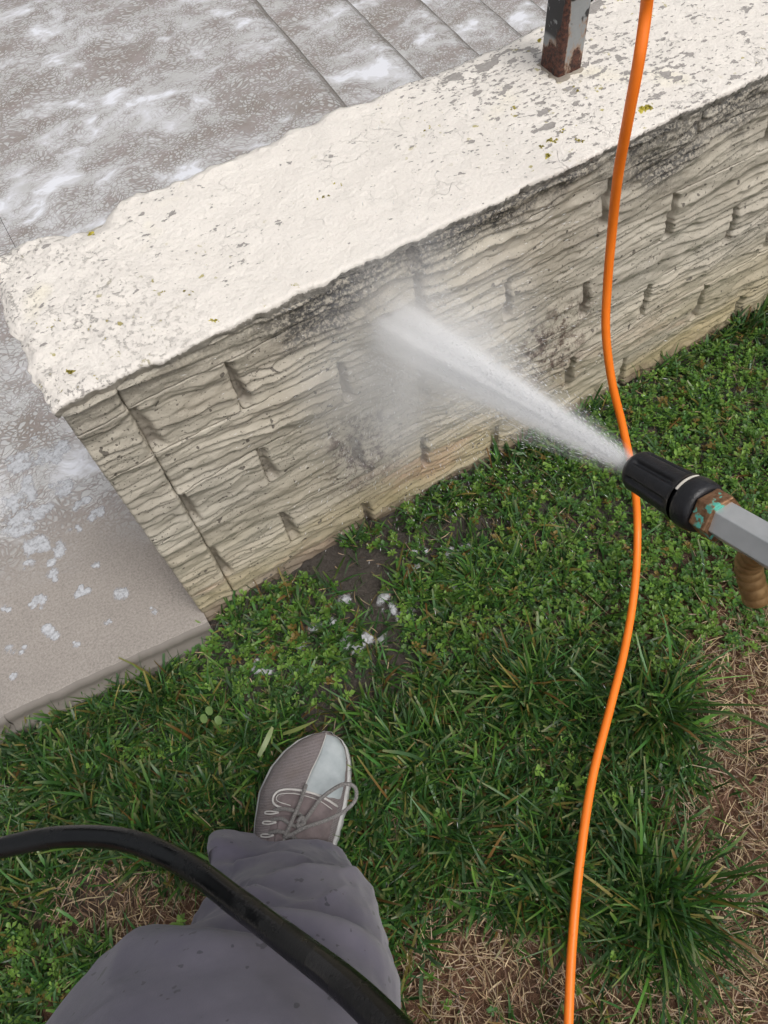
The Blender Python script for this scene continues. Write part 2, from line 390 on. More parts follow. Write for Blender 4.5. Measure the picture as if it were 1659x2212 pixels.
def mat_knit():
    t = NT('knit_upper'); tc = t.n('ShaderNodeTexCoord').outputs['Object']
    w = t.n('ShaderNodeTexWave', wave_type='BANDS', bands_direction='Y'); t.l(tc, w.inputs[0]); w.inputs['Scale'].default_value = 150; w.inputs['Distortion'].default_value = 2.2; w.inputs['Detail'].default_value = 1; w.inputs['Detail Scale'].default_value = 4
    w2 = t.n('ShaderNodeTexWave', wave_type='BANDS', bands_direction='X'); t.l(tc, w2.inputs[0]); w2.inputs['Scale'].default_value = 190; w2.inputs['Distortion'].default_value = 0.5
    k = t.math('MULTIPLY', w.outputs['Fac'], t.math('ADD', t.math('MULTIPLY', w2.outputs['Fac'], 0.4), 0.6))
    n = t.noise(tc, 30, 4)
    c = t.mix(k, (0.19, 0.165, 0.165), (0.36, 0.32, 0.32))
    c = t.mix(t.ramp(n, [(0.45, 0.0), (0.72, 0.5)]), c, (0.19, 0.15, 0.135))
    t.bsdf(c, 0.85, t.bump(k, 0.7, 0.0015), 0, 0.25); return t.m
def mat_spray(kind):
    t = NT('water_' + kind); tc = t.n('ShaderNodeTexCoord').outputs['Object']; X, Y, Z = t.xyz(tc)
    v = t.n('ShaderNodeVolumePrincipled'); v.inputs['Color'].default_value = (0.995, 0.996, 0.998, 1); v.inputs['Anisotropy'].default_value = -0.25
    if kind == 'jet':
        r = t.math('SQRT', t.math('ADD', t.math('MULTIPLY', X, X), t.math('MULTIPLY', Y, Y)))
        sg = t.math('ADD', t.math('MULTIPLY', Z, 0.043), 0.0038)
        u = t.math('DIVIDE', r, sg)
        core = t.math('EXPONENT', t.math('MULTIPLY', t.math('MULTIPLY', u, u), -1.0))
        cx = t.n('ShaderNodeCombineXYZ'); t.l(t.math('DIVIDE', X, sg), cx.inputs[0]); t.l(t.math('DIVIDE', Y, sg), cx.inputs[1]); t.l(t.math('MULTIPLY', Z, 1.6), cx.inputs[2])
        st = t.noise(cx.outputs[0], 1.4, 3, 0.6)
        streak = t.maprange(st, 0.35, 0.68, 0.35, 1.7)
        wide = t.math('EXPONENT', t.math('MULTIPLY', t.math('MULTIPLY', u, u), -0.075))
        st2 = t.maprange(t.noise(cx.outputs[0], 1.9, 4, 0.7), 0.46, 0.66)
        d = t.math('ADD', t.math('MULTIPLY', core, t.math('MULTIPLY', streak, 2.6)), t.math('MULTIPLY', wide, t.math('MULTIPLY', st2, 0.20)))
        d = t.math('MULTIPLY', t.math('DIVIDE', d, sg), t.maprange(Z, 0.50, 0.40))
    else:
        r2 = t.math('ADD', t.math('ADD', t.math('MULTIPLY', X, X), t.math('MULTIPLY', Y, Y)), t.math('MULTIPLY', Z, Z))
        fall = t.math('EXPONENT', t.math('MULTIPLY', r2, -3.6))
        edge = t.maprange(r2, 1.0, 0.55)
        n = t.maprange(t.noise(t.mapping(tc, scale=(1.0, 1.0, 0.7)), 1.7, 4, 0.6), 0.34, 0.70, 0.15, 1.5)
        d = t.math('MULTIPLY', t.math('MULTIPLY', fall, edge), t.math('MULTIPLY', n, 8.0))
    t.l(d, v.inputs['Density']); t.l(v.outputs[0], t.out.inputs['Volume']); return t.m

M_soil, M_pave, M_cap, M_brick = mat_soil(), mat_pavement(), mat_cap(), mat_brick()
M_core = mat_simple('mortar_core', (0.20, 0.17, 0.14), (0.36, 0.32, 0.26), 60, 0.8, 0.6, 0.003)
M_grass = mat_leaf('grass_blade', 0.38, 0.22); M_weed = mat_leaf('weed_leaf', 0.42, 0.25); M_straw = mat_leaf('dry_straw', 0.7, 0.08)
M_foam = mat_foam(); M_post = mat_post(); M_trous = mat_trousers(); M_knit = mat_knit()
M_orange = mat_simple('orange_rubber', (0.93, 0.20, 0.014), (0.97, 0.225, 0.02), 30, 0.42, 0.12, 0.001, spec=0.4)
def mat_blackhose():
    t = NT('wet_black_rubber'); p = t.geo()
    n = t.noise(p, 28, 4, 0.6); f = t.noise(p, 420, 3, 0.6)
    c = t.mix(t.ramp(n, [(0.35, 0.0), (0.7, 1.0)]), (0.0032, 0.0036, 0.004), (0.008, 0.0085, 0.009))
    t.bsdf(c, t.maprange(n, 0.40, 0.60, 0.12, 0.40), t.bump(f, 0.25, 0.0008), 0, 0.36); return t.m
M_blackhose = mat_blackhose()
M_rubber = mat_simple('black_moulded_rubber', (0.009, 0.009, 0.010), (0.018, 0.018, 0.021), 80, 0.38, 0.4, 0.001, bscale=500)
M_steel = mat_simple('dull_steel', (0.46, 0.475, 0.475), (0.56, 0.57, 0.57), 45, 0.36, 0.2, 0.0006, metal=0.35)
M_white = mat_simple('cream_plastic', (0.62, 0.58, 0.50), (0.70, 0.66, 0.58), 60, 0.5, 0.1, 0.001)
M_toe = mat_simple('grey_vinyl', (0.33, 0.37, 0.385), (0.46, 0.50, 0.51), 45, 0.5, 0.25, 0.0015)
M_sole = mat_simple('dirty_white_rubber', (0.36, 0.365, 0.36), (0.55, 0.55, 0.53), 60, 0.6, 0.3, 0.0015)
M_trim = mat_simple('pale_piping', (0.50, 0.48, 0.46), (0.64, 0.62, 0.59), 90, 0.7, 0.2, 0.001)
M_tongue = mat_simple('mauve_vamp', (0.15, 0.12, 0.12), (0.23, 0.185, 0.185), 70, 0.8, 0.4, 0.0015)
M_lace = mat_simple('grey_lace', (0.13, 0.125, 0.125), (0.36, 0.34, 0.32), 700, 0.85, 0.8, 0.0015)
def mat_brass():
    t = NT('tarnished_brass'); p = t.geo()
    n = t.noise(p, 70, 4, 0.65); f = t.noise(p, 260, 3)
    c = t.mix(t.ramp(f, [(0.35, 0.0), (0.65, 1.0)]), (0.22, 0.115, 0.06), (0.42, 0.24, 0.13))
    vg = t.maprange(n, 0.545, 0.60)
    c = t.mix(vg, c, (0.10, 0.42, 0.33))
    t.bsdf(c, t.maprange(vg, 0, 1, 0.40, 0.85), t.bump(n, 0.3, 0.001), t.maprange(vg, 0, 1, 0.7, 0.0)); return t.m
M_brass = mat_brass()
M_spring = mat_simple('brown_brass_coil', (0.22, 0.12, 0.045), (0.42, 0.26, 0.11), 90, 0.45, 0.3, 0.001, metal=0.45)

# ------------------------------------------------------------------ ground
WALL_Y, WALL_T, TOP = 0.596, 0.85, 0.556     # front face, back face, height of the low wall
def soil_z(x, y):
    z = -0.012 + 0.010 * fbm(np.asarray(x) * 5, np.asarray(y) * 5, 0, 3, 3) + 0.004 * fbm(np.asarray(x) * 40, np.asarray(y) * 40, 0, 9, 3)
    z = z - 0.035 * sstep(-0.02, -0.16, x) * sstep(0.25, 0.5, y)
    return z
gx = np.concatenate([np.linspace(-40, -1.4, 14), np.linspace(-1.3, 2.4, 330), np.linspace(2.6, 40, 14)])
gy = np.concatenate([np.linspace(-40, -1.3, 14), np.linspace(-1.2, 0.64, 170)])
GX, GY = np.meshgrid(gx, gy, indexing='ij')
V = np.stack([GX, GY, soil_z(GX, GY)], -1).reshape(-1, 3)
ground = mesh_obj('ground', V, grid_faces(len(gx), len(gy)), M_soil); ground['kind'] = 'structure'

# ------------------------------------------------------------------ pavement slab: landing behind the wall, strip at its left end
def slab_front(x): return 0.602 - 0.094 * (np.asarray(x) + 0.404)
def pave_z(x, y):
    return 0.004 + 0.0012 * fbm(np.asarray(x) * 9, np.asarray(y) * 9, 0, 21, 3)
def slab_mesh(x0, x1, yf, yb, nx, ny, zf, lip=0.012, thick=0.12, rounded_right=False):
    xs = np.linspace(x0, x1, nx)
    prof_t = []      # rows from the foot of the front edge up over the rounding and back
    rows = []
    for k in range(7):
        a = k / 6 * math.pi / 2
        rows.append((lip * (1 - math.sin(a)), -lip * (1 - math.cos(a)) * 1.0))
    V = []
    def row(off_y, dz, y_abs=None):
        yy = yf(xs) if y_abs is None else np.full(nx, y_abs)
        rag = 0.0025 * fbm(xs * 60, 0, 0, 31, 3) if y_abs is None else 0
        y = yy + off_y + rag
        V.append(np.stack([xs, y, zf(xs, y) + dz], -1))
    row(-0.012, -thick); row(-0.012, -0.034); row(-0.010, -0.030); row(0.0, -0.026); row(0.0, -lip * 1.1)
    for k in range(1, 7):
        a = k / 6 * math.pi / 2
        row(lip * (1 - math.cos(a)), -lip * (1 - math.sin(a)))
    for j in range(1, ny + 1):
        s = j / ny
        y = (yf(xs) + lip) * (1 - s) + yb * s
        V.append(np.stack([xs, y, zf(xs, y)], -1))
    n = len(V); V = np.vstack(V)
    F = grid_faces(n, nx)[:, ::-1]
    if rounded_right:
        pass
    return V, F
V, F = slab_mesh(-0.4062, -0.071, slab_front, 3.6, 60, 160, pave_z)
pav = mesh_obj('pavement', V, F, M_pave); pav['kind'] = 'structure'
V, F = slab_mesh(-1.9, -0.4062, lambda x: 0.60 + 0 * x, 3.6, 40, 80, lambda x, y: pave_z(x, y))
pav2 = mesh_obj('pavement', V, F, M_pave); pav2['kind'] = 'structure'
# landing behind the wall; its right-hand edge is the rounded nose of the first step down
STEP_X, RISE, RUN = 0.818, 0.16, 0.345
def tread(name, x0, x1, z, parent):
    xs = list(np.linspace(x0, x1 - 0.085, 90)); zs = [0.0] * 90
    for k in range(1, 9):
        a = k / 8 * math.pi / 2
        xs.append(x1 - 0.085 + 0.085 * math.sin(a)); zs.append(-0.040 * (1 - math.cos(a)))
    xs.append(x1 - 0.003); zs.append(-RISE - 0.01)
    ys = np.linspace(WALL_T - 0.012, 3.6, 150)
    XX, YY = np.meshgrid(np.array(xs), ys, indexing='ij')
    wob = 0.004 * fbm(YY * 6, 0.3, 0, 17, 3) * sstep(x1 - 0.1, x1, XX)
    wob = wob + 0.06 * (YY - 1.75) * sstep(x0, x1, XX) * (1 if z == 0 else 0) + (0.06 * (YY - 1.75) if z < 0 else 0)
    ZZ = pave_z(XX, YY) + np.array(zs)[:, None] + z
    return mesh_obj(name, np.stack([XX + wob, YY, ZZ], -1).reshape(-1, 3), grid_faces(len(xs), len(ys)), M_pave, parent)
land = tread('landing', -0.070, STEP_X, 0.0, None); land['kind'] = 'structure'
stairs = empty('stairs', (STEP_X, 1.5, -1)); stairs['kind'] = 'structure'
for i in range(5):
    o = tread('step', STEP_X + RUN * i - 0.004, STEP_X + RUN * (i + 1), -RISE * (i + 1), stairs)
    o.matrix_parent_inverse = Matrix.Translation((-STEP_X, -1.5, 1))

# ------------------------------------------------------------------ the low wall
wall = empty('garden_wall', (0, 0, 0))
tag(wall, 'low wall of rippled beige cast stone bricks with a peeling white painted top', 'wall')
XL, XR = -0.074, 1.75
def box(x0, x1, y0, y1, z0, z1):
    v = [(x, y, z) for x in (x0, x1) for y in (y0, y1) for z in (z0, z1)]
    f = [(0, 1, 3, 2), (4, 6, 7, 5), (0, 4, 5, 1), (2, 3, 7, 6), (0, 2, 6, 4), (1, 5, 7, 3)]
    return v, f
v, f = box(XL + 0.006, XR, WALL_Y + 0.0155, WALL_T - 0.006, -1.0, TOP - 0.016)
mesh_obj('wall_core', v, f, M_brick, wall, smooth=False)

def ripple(x, z):
    """depth of the tooled ripples on the cast face, metres proud of the plane"""
    wx = 0.020 * fbm(x * 3.4, z * 8, 0, 41, 3) + 0.0085 * fbm(x * 15, z * 24, 0, 45, 3) + 0.0022 * fbm(x * 55, z * 60, 0, 47, 2)
    zz = z + wx + 0.010 * np.sin(x * 4.0)
    ph = zz / 0.0138 + 2.0 * fbm(x * 2.6, z * 12, 0, 51, 2)
    fr = ph - np.floor(ph)
    saw = np.where(fr < 0.17, fr / 0.17, (1 - (fr - 0.17) / 0.83) ** 1.25)   # sharp underside, long slope above
    amp = 0.0046 + 0.0052 * fbm(x * 11.0, np.floor(ph) * 3.7, 0, 61, 3)
    ph2 = zz / 0.047 + 0.9 * fbm(x * 1.7, z * 6, 0, 71, 2)
    fr2 = ph2 - np.floor(ph2); saw2 = np.where(fr2 < 0.14, fr2 / 0.14, 1 - (fr2 - 0.14) / 0.86)
    on = 0.25 + 0.75 * sstep(-0.5, 0.2, fbm(x * 3.1, z * 12, 0, 81, 2))
    return np.maximum(amp, 0.0008) * saw * on + 0.0046 * saw2 + 0.0042 * fbm(x * 20, z * 40, 0, 91, 3) + 0.0016 * fbm(x * 50, z * 110, 0, 95, 3) - 0.0055
BOUND = [-0.045, 0.072, 0.166, 0.247, 0.330, 0.416, 0.503, 0.5395]
ODD = [0.104, 0.352, 0.640, 0.926, 1.20, 1.47]
EVEN = [0.236, 0.493, 0.778, 1.05, 1.33, 1.60]
for ci in range(7):
    z0, z1 = BOUND[ci], BOUND[ci + 1]
    js = [-0.013] + ([0.346, 0.78, 1.24] if ci == 6 else (EVEN if ci % 2 == 0 else ODD))
    edges = [XL] + js + [XR]
    for bi in range(len(edges) - 1):
        a, b = edges[bi], edges[bi + 1]
        first, last = bi == 0, bi == len(edges) - 2
        r = random.Random(ci * 31 + bi)
        if bi == 0: gl, gr = 0.0, 0.002
        elif bi == 1: gl, gr = 0.002, 0.0075
        else: gl, gr = 0.0055, 0.0075
        if ci == 6 and bi >= 1: gr = 0.004; gl = 0.003
        if ci == 0 and abs(a - 0.493) < 1e-6: gl = 0.020
        nx = max(8, int((b - a) / (0.0030 if b < 1.3 else 0.008))); nz = max(6, int((z1 - z0) / 0.0017))
        s = np.linspace(0, 1, nx); tz = np.linspace(0, 1, nz)
        S, Tz = np.meshgrid(s, tz, indexing='ij')
        Z = z0 + 0.0004 + (z1 - z0 - 0.0008) * Tz
        wl = gl * (1.2 - 0.75 * Tz) + 0.0016 * vn(Z * 160, a * 77, 0, 5); wr = gr * (1.2 - 0.75 * Tz) + 0.0018 * vn(Z * 170, b * 91, 0, 6)
        if gl == 0: wl = 0 * Z + 0.001
        else: wl = 0 * Z + 0.0006
        if bi == 0 or ci == 6: wr = wr * 0.6
        else: wr = 0.0010 + 0.0008 * vn(Z * 170, b * 91, 0, 6)
        if ci == 0 and abs(a - 0.493) < 1e-6: wl = wl + 0.016
        X = a + wl + (b - a - wl - wr) * S
        mrec = np.zeros(X.shape)
        d = ripple(X, Z) + r.uniform(-0.0008, 0.0016) + (0.002 if first else 0)
        ex = np.minimum((X - a - wl), (b - wr - X))
        soft = np.sqrt(np.clip(ex / 0.0035, 0, 1))
        d = d - 0.0022 * (1 - soft)
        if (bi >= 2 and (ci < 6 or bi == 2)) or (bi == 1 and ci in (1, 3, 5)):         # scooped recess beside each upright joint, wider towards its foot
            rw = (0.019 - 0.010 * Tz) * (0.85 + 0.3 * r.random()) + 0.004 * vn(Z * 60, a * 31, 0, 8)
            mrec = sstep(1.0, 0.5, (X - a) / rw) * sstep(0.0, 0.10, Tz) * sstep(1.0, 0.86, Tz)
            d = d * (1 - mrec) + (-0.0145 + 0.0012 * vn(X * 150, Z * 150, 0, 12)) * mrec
        Yf = WALL_Y - d
        front = np.stack([X, Yf, Z], -1)
        # ring of border vertices pushed back into the wall closes the brick
        bord = [(i, 0) for i in range(nx)] + [(nx - 1, j) for j in range(1, nz)] + [(i, nz - 1) for i in range(nx - 2, -1, -1)] + [(0, j) for j in range(nz - 2, 0, -1)]
        bi_idx = np.array([i * nz + j for i, j in bord])
        back = front.reshape(-1, 3)[bi_idx].copy(); back[:, 1] = WALL_Y + 0.024
        Vb = np.vstack([front.reshape(-1, 3), back]); nf = nx * nz; m = len(bord)
        Ff = grid_faces(nx, nz)
        k = np.arange(m); k2 = (k + 1) % m
        Fs = np.stack([bi_idx[k], nf + k, nf + k2, bi_idx[k2]], -1)
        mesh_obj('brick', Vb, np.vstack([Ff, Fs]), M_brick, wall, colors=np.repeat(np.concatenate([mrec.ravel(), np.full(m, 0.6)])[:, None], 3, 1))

# painted top: uneven slab with ragged, crumbling edges
def cap_mesh():
    nx, ny = 760, 105
    xs = np.linspace(XL - 0.002, XR, nx)
    yf = WALL_Y - 0.0035 + 0.0035 * fbm(xs * 14, 0, 0, 101, 2) + 0.0028 * fbm(xs * 45, 0, 0, 103, 4, 0.7) - 0.0035 * sstep(0.35, 0.75, vn(xs * 21, 7, 0, 104)) + 0.0010 * vn(xs * 330, 0, 0, 108)
    yb = WALL_T - 0.004 + 0.008 * fbm(xs * 9, 3, 0, 105, 3) + 0.004 * fbm(xs * 55, 5, 0, 107, 3) + 0.022 * sstep(0.55, 1.1, xs) - 0.016 * np.exp(-((xs - 0.05) / 0.045) ** 2) + 0.008 * np.exp(-((xs - 0.12) / 0.03) ** 2)
    t = np.linspace(0, 1, ny)
    Y = yf[:, None] + (yb - yf)[:, None] * t[None, :]
    X = np.repeat(xs[:, None], ny, 1)
    X = X - (0.006 * fbm(Y * 40, 1, 0, 111, 3) + 0.004) * sstep(XL + 0.03, XL, X)
    Z = TOP + 0.0035 * fbm(X * 6, Y * 7, 0, 113, 3) + 0.0016 * fbm(X * 38, Y * 38, 0, 117, 4)
    lump = sstep(0.05, 0.0, np.minimum(Y - yf[:, None], 9)) * 0 + sstep(0.035, 0.0, yb[:, None] - Y)
    Z = Z + (0.006 + 0.005 * sstep(0.2, 0.0, X)) * lump * fbm(X * 34, Y * 34, 0, 119, 3) + 0.0022 * sstep(0.22, 0.0, X) * fbm(X * 60, Y * 60, 0, 120, 3)
    Z = Z - 0.0022 * sstep(0.004, 0.0, Y - yf[:, None]) - 0.005 * sstep(0.012, 0.0, yb[:, None] - Y) - 0.005 * sstep(0.012, 0.0, X - X[0:1, :])
    top = np.stack([X, Y, Z], -1)
    bord = [(i, 0) for i in range(nx)] + [(nx - 1, j) for j in range(1, ny)] + [(i, ny - 1) for i in range(nx - 2, -1, -1)] + [(0, j) for j in range(ny - 2, 0, -1)]
    idx = np.array([i * ny + j for i, j in bord]); m = len(bord)
    P0 = top.reshape(-1, 3)[idx]
    cx = np.clip(P0[:, 0], XL + 0.05, XR); inward = np.stack([cx - P0[:, 0], 0.72 - P0[:, 1], 0 * cx], -1)
    inward /= np.linalg.norm(inward, axis=1)[:, None] + 1e-9
    dn = 0.006 + 0.003 * vn(P0[:, 0] * 90, P0[:, 1] * 90, 0, 121)
    P1 = P0 + inward * 0.0015; P1[:, 2] -= dn
    P2 = P0 + inward * (0.0045 + 0.002 * vn(P0[:, 0] * 120, P0[:, 1] * 120, 0, 123)[:, None]); P2[:, 2] -= dn + 0.008 + 0.002 * vn(P0[:, 0] * 60, P0[:, 1] * 60, 0, 125)
    V = np.vstack([top.reshape(-1, 3), P1, P2]); nt = nx * ny
    k = np.arange(m); k2 = (k + 1) % m
    F = np.vstack([grid_faces(nx, ny), np.stack([idx[k], nt + k, nt + k2, idx[k2]], -1), np.stack([nt + k, nt + m + k, nt + m + k2, nt + k2], -1)])
    c = np.zeros((len(V), 3)); c[nt:nt + m] = 0.75; c[nt + m:] = 1.0
    c[idx] = 0.22
    return V, F, c
V, F, c = cap_mesh()
mesh_obj('coping', V, F, M_cap, wall, colors=c)

def blobs(name, items, mat, parent=None, seed=1, colors=None):
    """low bumpy clumps: (x, y, z, radius, height) with uneven outlines, joined"""
    rg = np.random.default_rng(seed); Vs, Fs, Cs, o = [], [], [], 0
    for it in items:
        x, y, z, r, h = it[:5]
        k, n = 30, 5
        a = np.arange(k) / k * 2 * np.pi
        lob = 1 + 0.85 * rg.standard_normal(k); lob = np.clip(0.4 * lob + 0.3 * np.roll(lob, 1) + 0.3 * np.roll(lob, -1), 0.25, 1.9)
        el = rg.uniform(0.6, 1.0); rot = rg.uniform(0, 3.14)
        P = []
        for i in range(n):
            f_ = 1 - i / n
            rr = r * lob * f_ ** 0.8
            dx, dy = rr * np.cos(a), rr * np.sin(a) * el
            zz = z - 0.002 + h * (1 - f_ ** 2.2) * (1 + 0.22 * rg.standard_normal(k)) * (i > 0)
            P.append(np.stack([x + dx * math.cos(rot) - dy * math.sin(rot), y + dx * math.sin(rot) + dy * math.cos(rot), zz], -1))
        P.append(np.array([[x, y, z + h]]))
        V_ = np.vstack(P); F_ = [tuple(q + o) for q in grid_faces(n, k, True)] + [(o + (n - 1) * k + j, o + (n - 1) * k + (j + 1) % k, o + n * k) for j in range(k)]
        Vs.append(V_); Fs += F_; o += len(V_)
        if colors is not None:
            Cs.append(np.repeat(colors(rg)[None, :], len(V_), 0))
    return mesh_obj(name, np.vstack(Vs), Fs, mat, parent, colors=np.vstack(Cs) if Cs else None)
moss_px = [(460, 690, 5), (130, 690, 4), (85, 740, 4), (150, 805, 5), (250, 805, 4), (265, 775, 3), (330, 712, 3), (200, 510, 3), (410, 640, 4), (350, 630, 3), (735, 400, 3), (925, 277, 5),
           (1190, 300, 4), (1200, 310, 3), (1185, 335, 6), (1210, 285, 5), (1250, 300, 4), (1165, 318, 4), (820, 210, 4), (860, 205, 4), (895, 160, 3), (980, 130, 5), (1030, 95, 5), (1385, 230, 5), (1395, 235, 4),
           (1170, 85, 3), (1240, 190, 3), (80, 700, 3), (60, 790, 3), (40, 770, 4), (300, 690, 3), (215, 600, 3), (640, 620, 3), (1110, 240, 3), (700, 430, 3)]
items = []
for x, y, s in moss_px:
    for k in range(3):
        p = at(x + random.gauss(0, 6), y + random.gauss(0, 4), TOP)
        if p[1] > WALL_T - 0.02 or p[0] < XL + 0.02 or p[1] < WALL_Y + 0.006: continue
        items.append((p[0], p[1], TOP + 0.0005, s * 0.0010 * random.uniform(0.6, 1.2), 0.002))
moss = blobs('moss', items, M_weed, wall, 5, colors=lambda rg: np.array([0.52, 0.44, 0.06]) * rg.uniform(0.5, 1.2))
moss['kind'] = 'stuff'

# ------------------------------------------------------------------ railing post
post = empty('railing_post', (0.673, 0.753, TOP))
tag(post, 'square grey steel railing post, flaking and rusty, standing on the white wall top', 'post')
def rounded_box(x0, x1, y0, y1, z0, z1, r, nz=40):
    pts = []
    for cx, cy, a0 in ((x1 - r, y1 - r, 0), (x0 + r, y1 - r, 90), (x0 + r, y0 + r, 180), (x1 - r, y0 + r, 270)):
        for k in range(5):
            a = math.radians(a0 + k * 22.5); pts.append((cx + r * math.cos(a), cy + r * math.sin(a)))
    pts = np.array(pts); k = len(pts)
    V = np.vstack([np.column_stack([pts, np.full(k, z)]) for z in np.linspace(z0, z1, nz)])
    F = [tuple(f) for f in grid_faces(nz, k, True)] + [tuple((nz - 1) * k + i for i in range(k))]
    return V, F
inv = Matrix.Translation((-0.673, -0.753, -TOP))
V, F = rounded_box(0.654, 0.692, 0.734, 0.772, TOP - 0.02, 1.55, 0.0035)
mesh_obj('tube', V, F, M_post, post).matrix_parent_inverse = inv
# thin ring of cracked mortar the post is set in
ang = np.arange(48) / 48 * 2 * np.pi
sq = 0.0192 / np.maximum(np.abs(np.cos(ang)), np.abs(np.sin(ang)))
rr1 = sq + 0.005 + 0.0045 * vn(ang * 4, 0, 0, 131); rows = []
for r_, z_ in ((rr1, TOP - 0.004), (rr1 * 0.97, TOP + 0.0016), (sq * 0.96, TOP + 0.0022)):
    rows.append(np.column_stack([0.673 + r_ * np.cos(ang), 0.753 + r_ * np.sin(ang), z_ + 0.0008 * vn(ang * 5, 1, 0, 133)]))
mesh_obj('mortar_ring', np.vstack(rows), grid_faces(3, 48, True), M_core, post).matrix_parent_inverse = inv

# ------------------------------------------------------------------ orange hose
hp = [(1410, -170, .62), (1398, 0, .70), (1380, 130, .73), (1358, 250, .775), (1335, 380, .85), (1322, 500, .925), (1312, 620, .985), (1309, 720, 1.03), (1322, 825, 1.08), (1346, 925, 1.125), (1370, 1045, 1.165), (1377, 1150, 1.19)]
pts = [far(x, y, d) for x, y, d in hp]
for x, y, z in [(1371, 1270, .058), (1350, 1400, .050), (1318, 1530, .054), (1280, 1680, .056), (1254, 1850, .056), (1236, 2040, .044), (1228, 2212, .036), (1222, 2400, .03), (1180, 2700, .02)]:
    pts.append(at(x, y, z))
pts.insert(0, pts[0] + (pts[0] - pts[1]) * 3.5)
HOSE = catmull(pts, 280)

# ------------------------------------------------------------------ vegetation
def blades(base, az, lean, curl, length, width, colors, blunt, nseg=4, twist=None):
    """grass strips: base (n,3); lean = start angle from vertical, curl = added lean at the tip"""
    n = len(base); t = np.linspace(0, 1, nseg + 1)
    ang = lean[:, None] + curl[:, None] * t[None, :] ** 1.3
    ds = (length / nseg)[:, None]
    hx = np.sin(ang) * ds; hz = np.cos(ang) * ds
    H = np.concatenate([np.zeros((n, 1)), np.cumsum(hx[:, :-1], 1)], 1); Zc = np.concatenate([np.zeros((n, 1)), np.cumsum(hz[:, :-1], 1)], 1)
    d = np.stack([np.cos(az), np.sin(az)], -1); s = np.stack([-np.sin(az), np.cos(az)], -1)
    wob = (rng.standard_normal((n, 1)) * 0.17 * length[:, None]) * t[None, :] ** 2
    cx = base[:, 0, None] + d[:, 0, None] * H + s[:, 0, None] * wob
    cy = base[:, 1, None] + d[:, 1, None] * H + s[:, 1, None] * wob
    cz = base[:, 2, None] + np.maximum(Zc, 0.002 + 0.004 * t[None, :])
    for h0 in HOSE[::2]:                                          # the hose presses down what grows under it
        if h0[2] > 0.16: continue
        near = (cx - h0[0]) ** 2 + (cy - h0[1]) ** 2 < 0.0135 ** 2
        cz = np.where(near, np.minimum(cz, h0[2] - 0.0085), cz)
    wt = np.where(blunt[:, None], 0.75 + 0.25 * np.sin(np.pi * np.minimum(t, 0.5))[None, :], (1 - t[None, :] ** 2.2) * (0.7 + 0.3 * np.sin(np.pi * t)[None, :]))
    wt[:, -1] = np.where(blunt, 0.6, 0.04)
    W = width[:, None] * wt * 0.5
    tw = (rng.standard_normal((n, 1)) * 0.5) + (rng.standard_normal((n, 1)) * 0.6) * t[None, :]
    sx, sy, sz = s[:, 0, None] * np.cos(tw), s[:, 1, None] * np.cos(tw), np.sin(tw)
    L = np.stack([cx + sx * W, cy + sy * W, cz + sz * W], -1); R = np.stack([cx - sx * W, cy - sy * W, cz - sz * W], -1)
    V = np.stack([L, R], 2).reshape(-1, 3)                       # n,(nseg+1),2
    m = (nseg + 1) * 2
    q = np.array([[2 * i, 2 * i + 1, 2 * i + 3, 2 * i + 2] for i in range(nseg)])
    F = (np.arange(n)[:, None, None] * m + q[None]).reshape(-1, 4)
    C = np.repeat(colors[:, None, :], nseg + 1, 1)
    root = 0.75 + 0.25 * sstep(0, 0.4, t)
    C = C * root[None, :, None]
    tipc = np.array([0.30, 0.27, 0.12]); C[:, -1] = np.where(blunt[:, None], 0.5 * C[:, -1] + 0.5 * tipc, C[:, -1])
    C = np.repeat(C[:, :, None, :], 2, 2).reshape(-1, 3)
    return V, F, C
GREENS = np.array([[0.030, 0.084, 0.016], [0.046, 0.110, 0.018], [0.024, 0.068, 0.018], [0.066, 0.130, 0.022], [0.044, 0.088, 0.036], [0.034, 0.094, 0.022]])
def grass_colors(n, yellow=0.06):
    c = GREENS[rng.integers(0, len(GREENS), n)] * rng.choice([0.62, 0.9, 1.2, 1.75], (n, 1), p=[0.24, 0.34, 0.27, 0.15]) * rng.uniform(1.05, 1.5, (n, 1))
    y = rng.random(n) < yellow
    c[y] = np.array([0.20, 0.17, 0.045]) * rng.uniform(0.6, 1.4, (y.sum(), 1))
    b = rng.random(n) < yellow * 0.45
    c[b] = np.array([0.20, 0.11, 0.035]) * rng.uniform(0.4, 1.1, (b.sum(), 1))
    return c

# what grows where, by places on the ground: (photo x, photo y, rx, ry in photo units) -> ellipses on the ground
def inside(px, py, regs):
    out = np.zeros(px.shape)
    for x, y, rx, ry, s in regs:
        out = np.maximum(out, s * sstep(1.25, 0.75, np.sqrt(((px - x) / rx) ** 2 + ((py - y) / ry) ** 2)))
    return out
def photo_xy(P):
    c = (np.asarray(P) - CAMP) @ ROT
    return IW / 2 + c[:, 0] / -c[:, 2] * FPX, IH / 2 - c[:, 1] / -c[:, 2] * FPX
R_STRAW = [(1640, 1560, 150, 300, 1), (1600, 1850, 150, 150, 1), (1640, 2150, 230, 170, 1), (1060, 2130, 200, 150, 1), (300, 1960, 200, 95, 1), (1000, 1985, 110, 90, .8), (1440, 2190, 160, 70, .9), (1120, 1600, 60, 40, .5), (560, 1880, 110, 60, .8), (420, 1990, 130, 60, 1), (1540, 1730, 90, 60, .9), (1230, 2110, 70, 110, .8), (890, 1760, 60, 35, .5)]
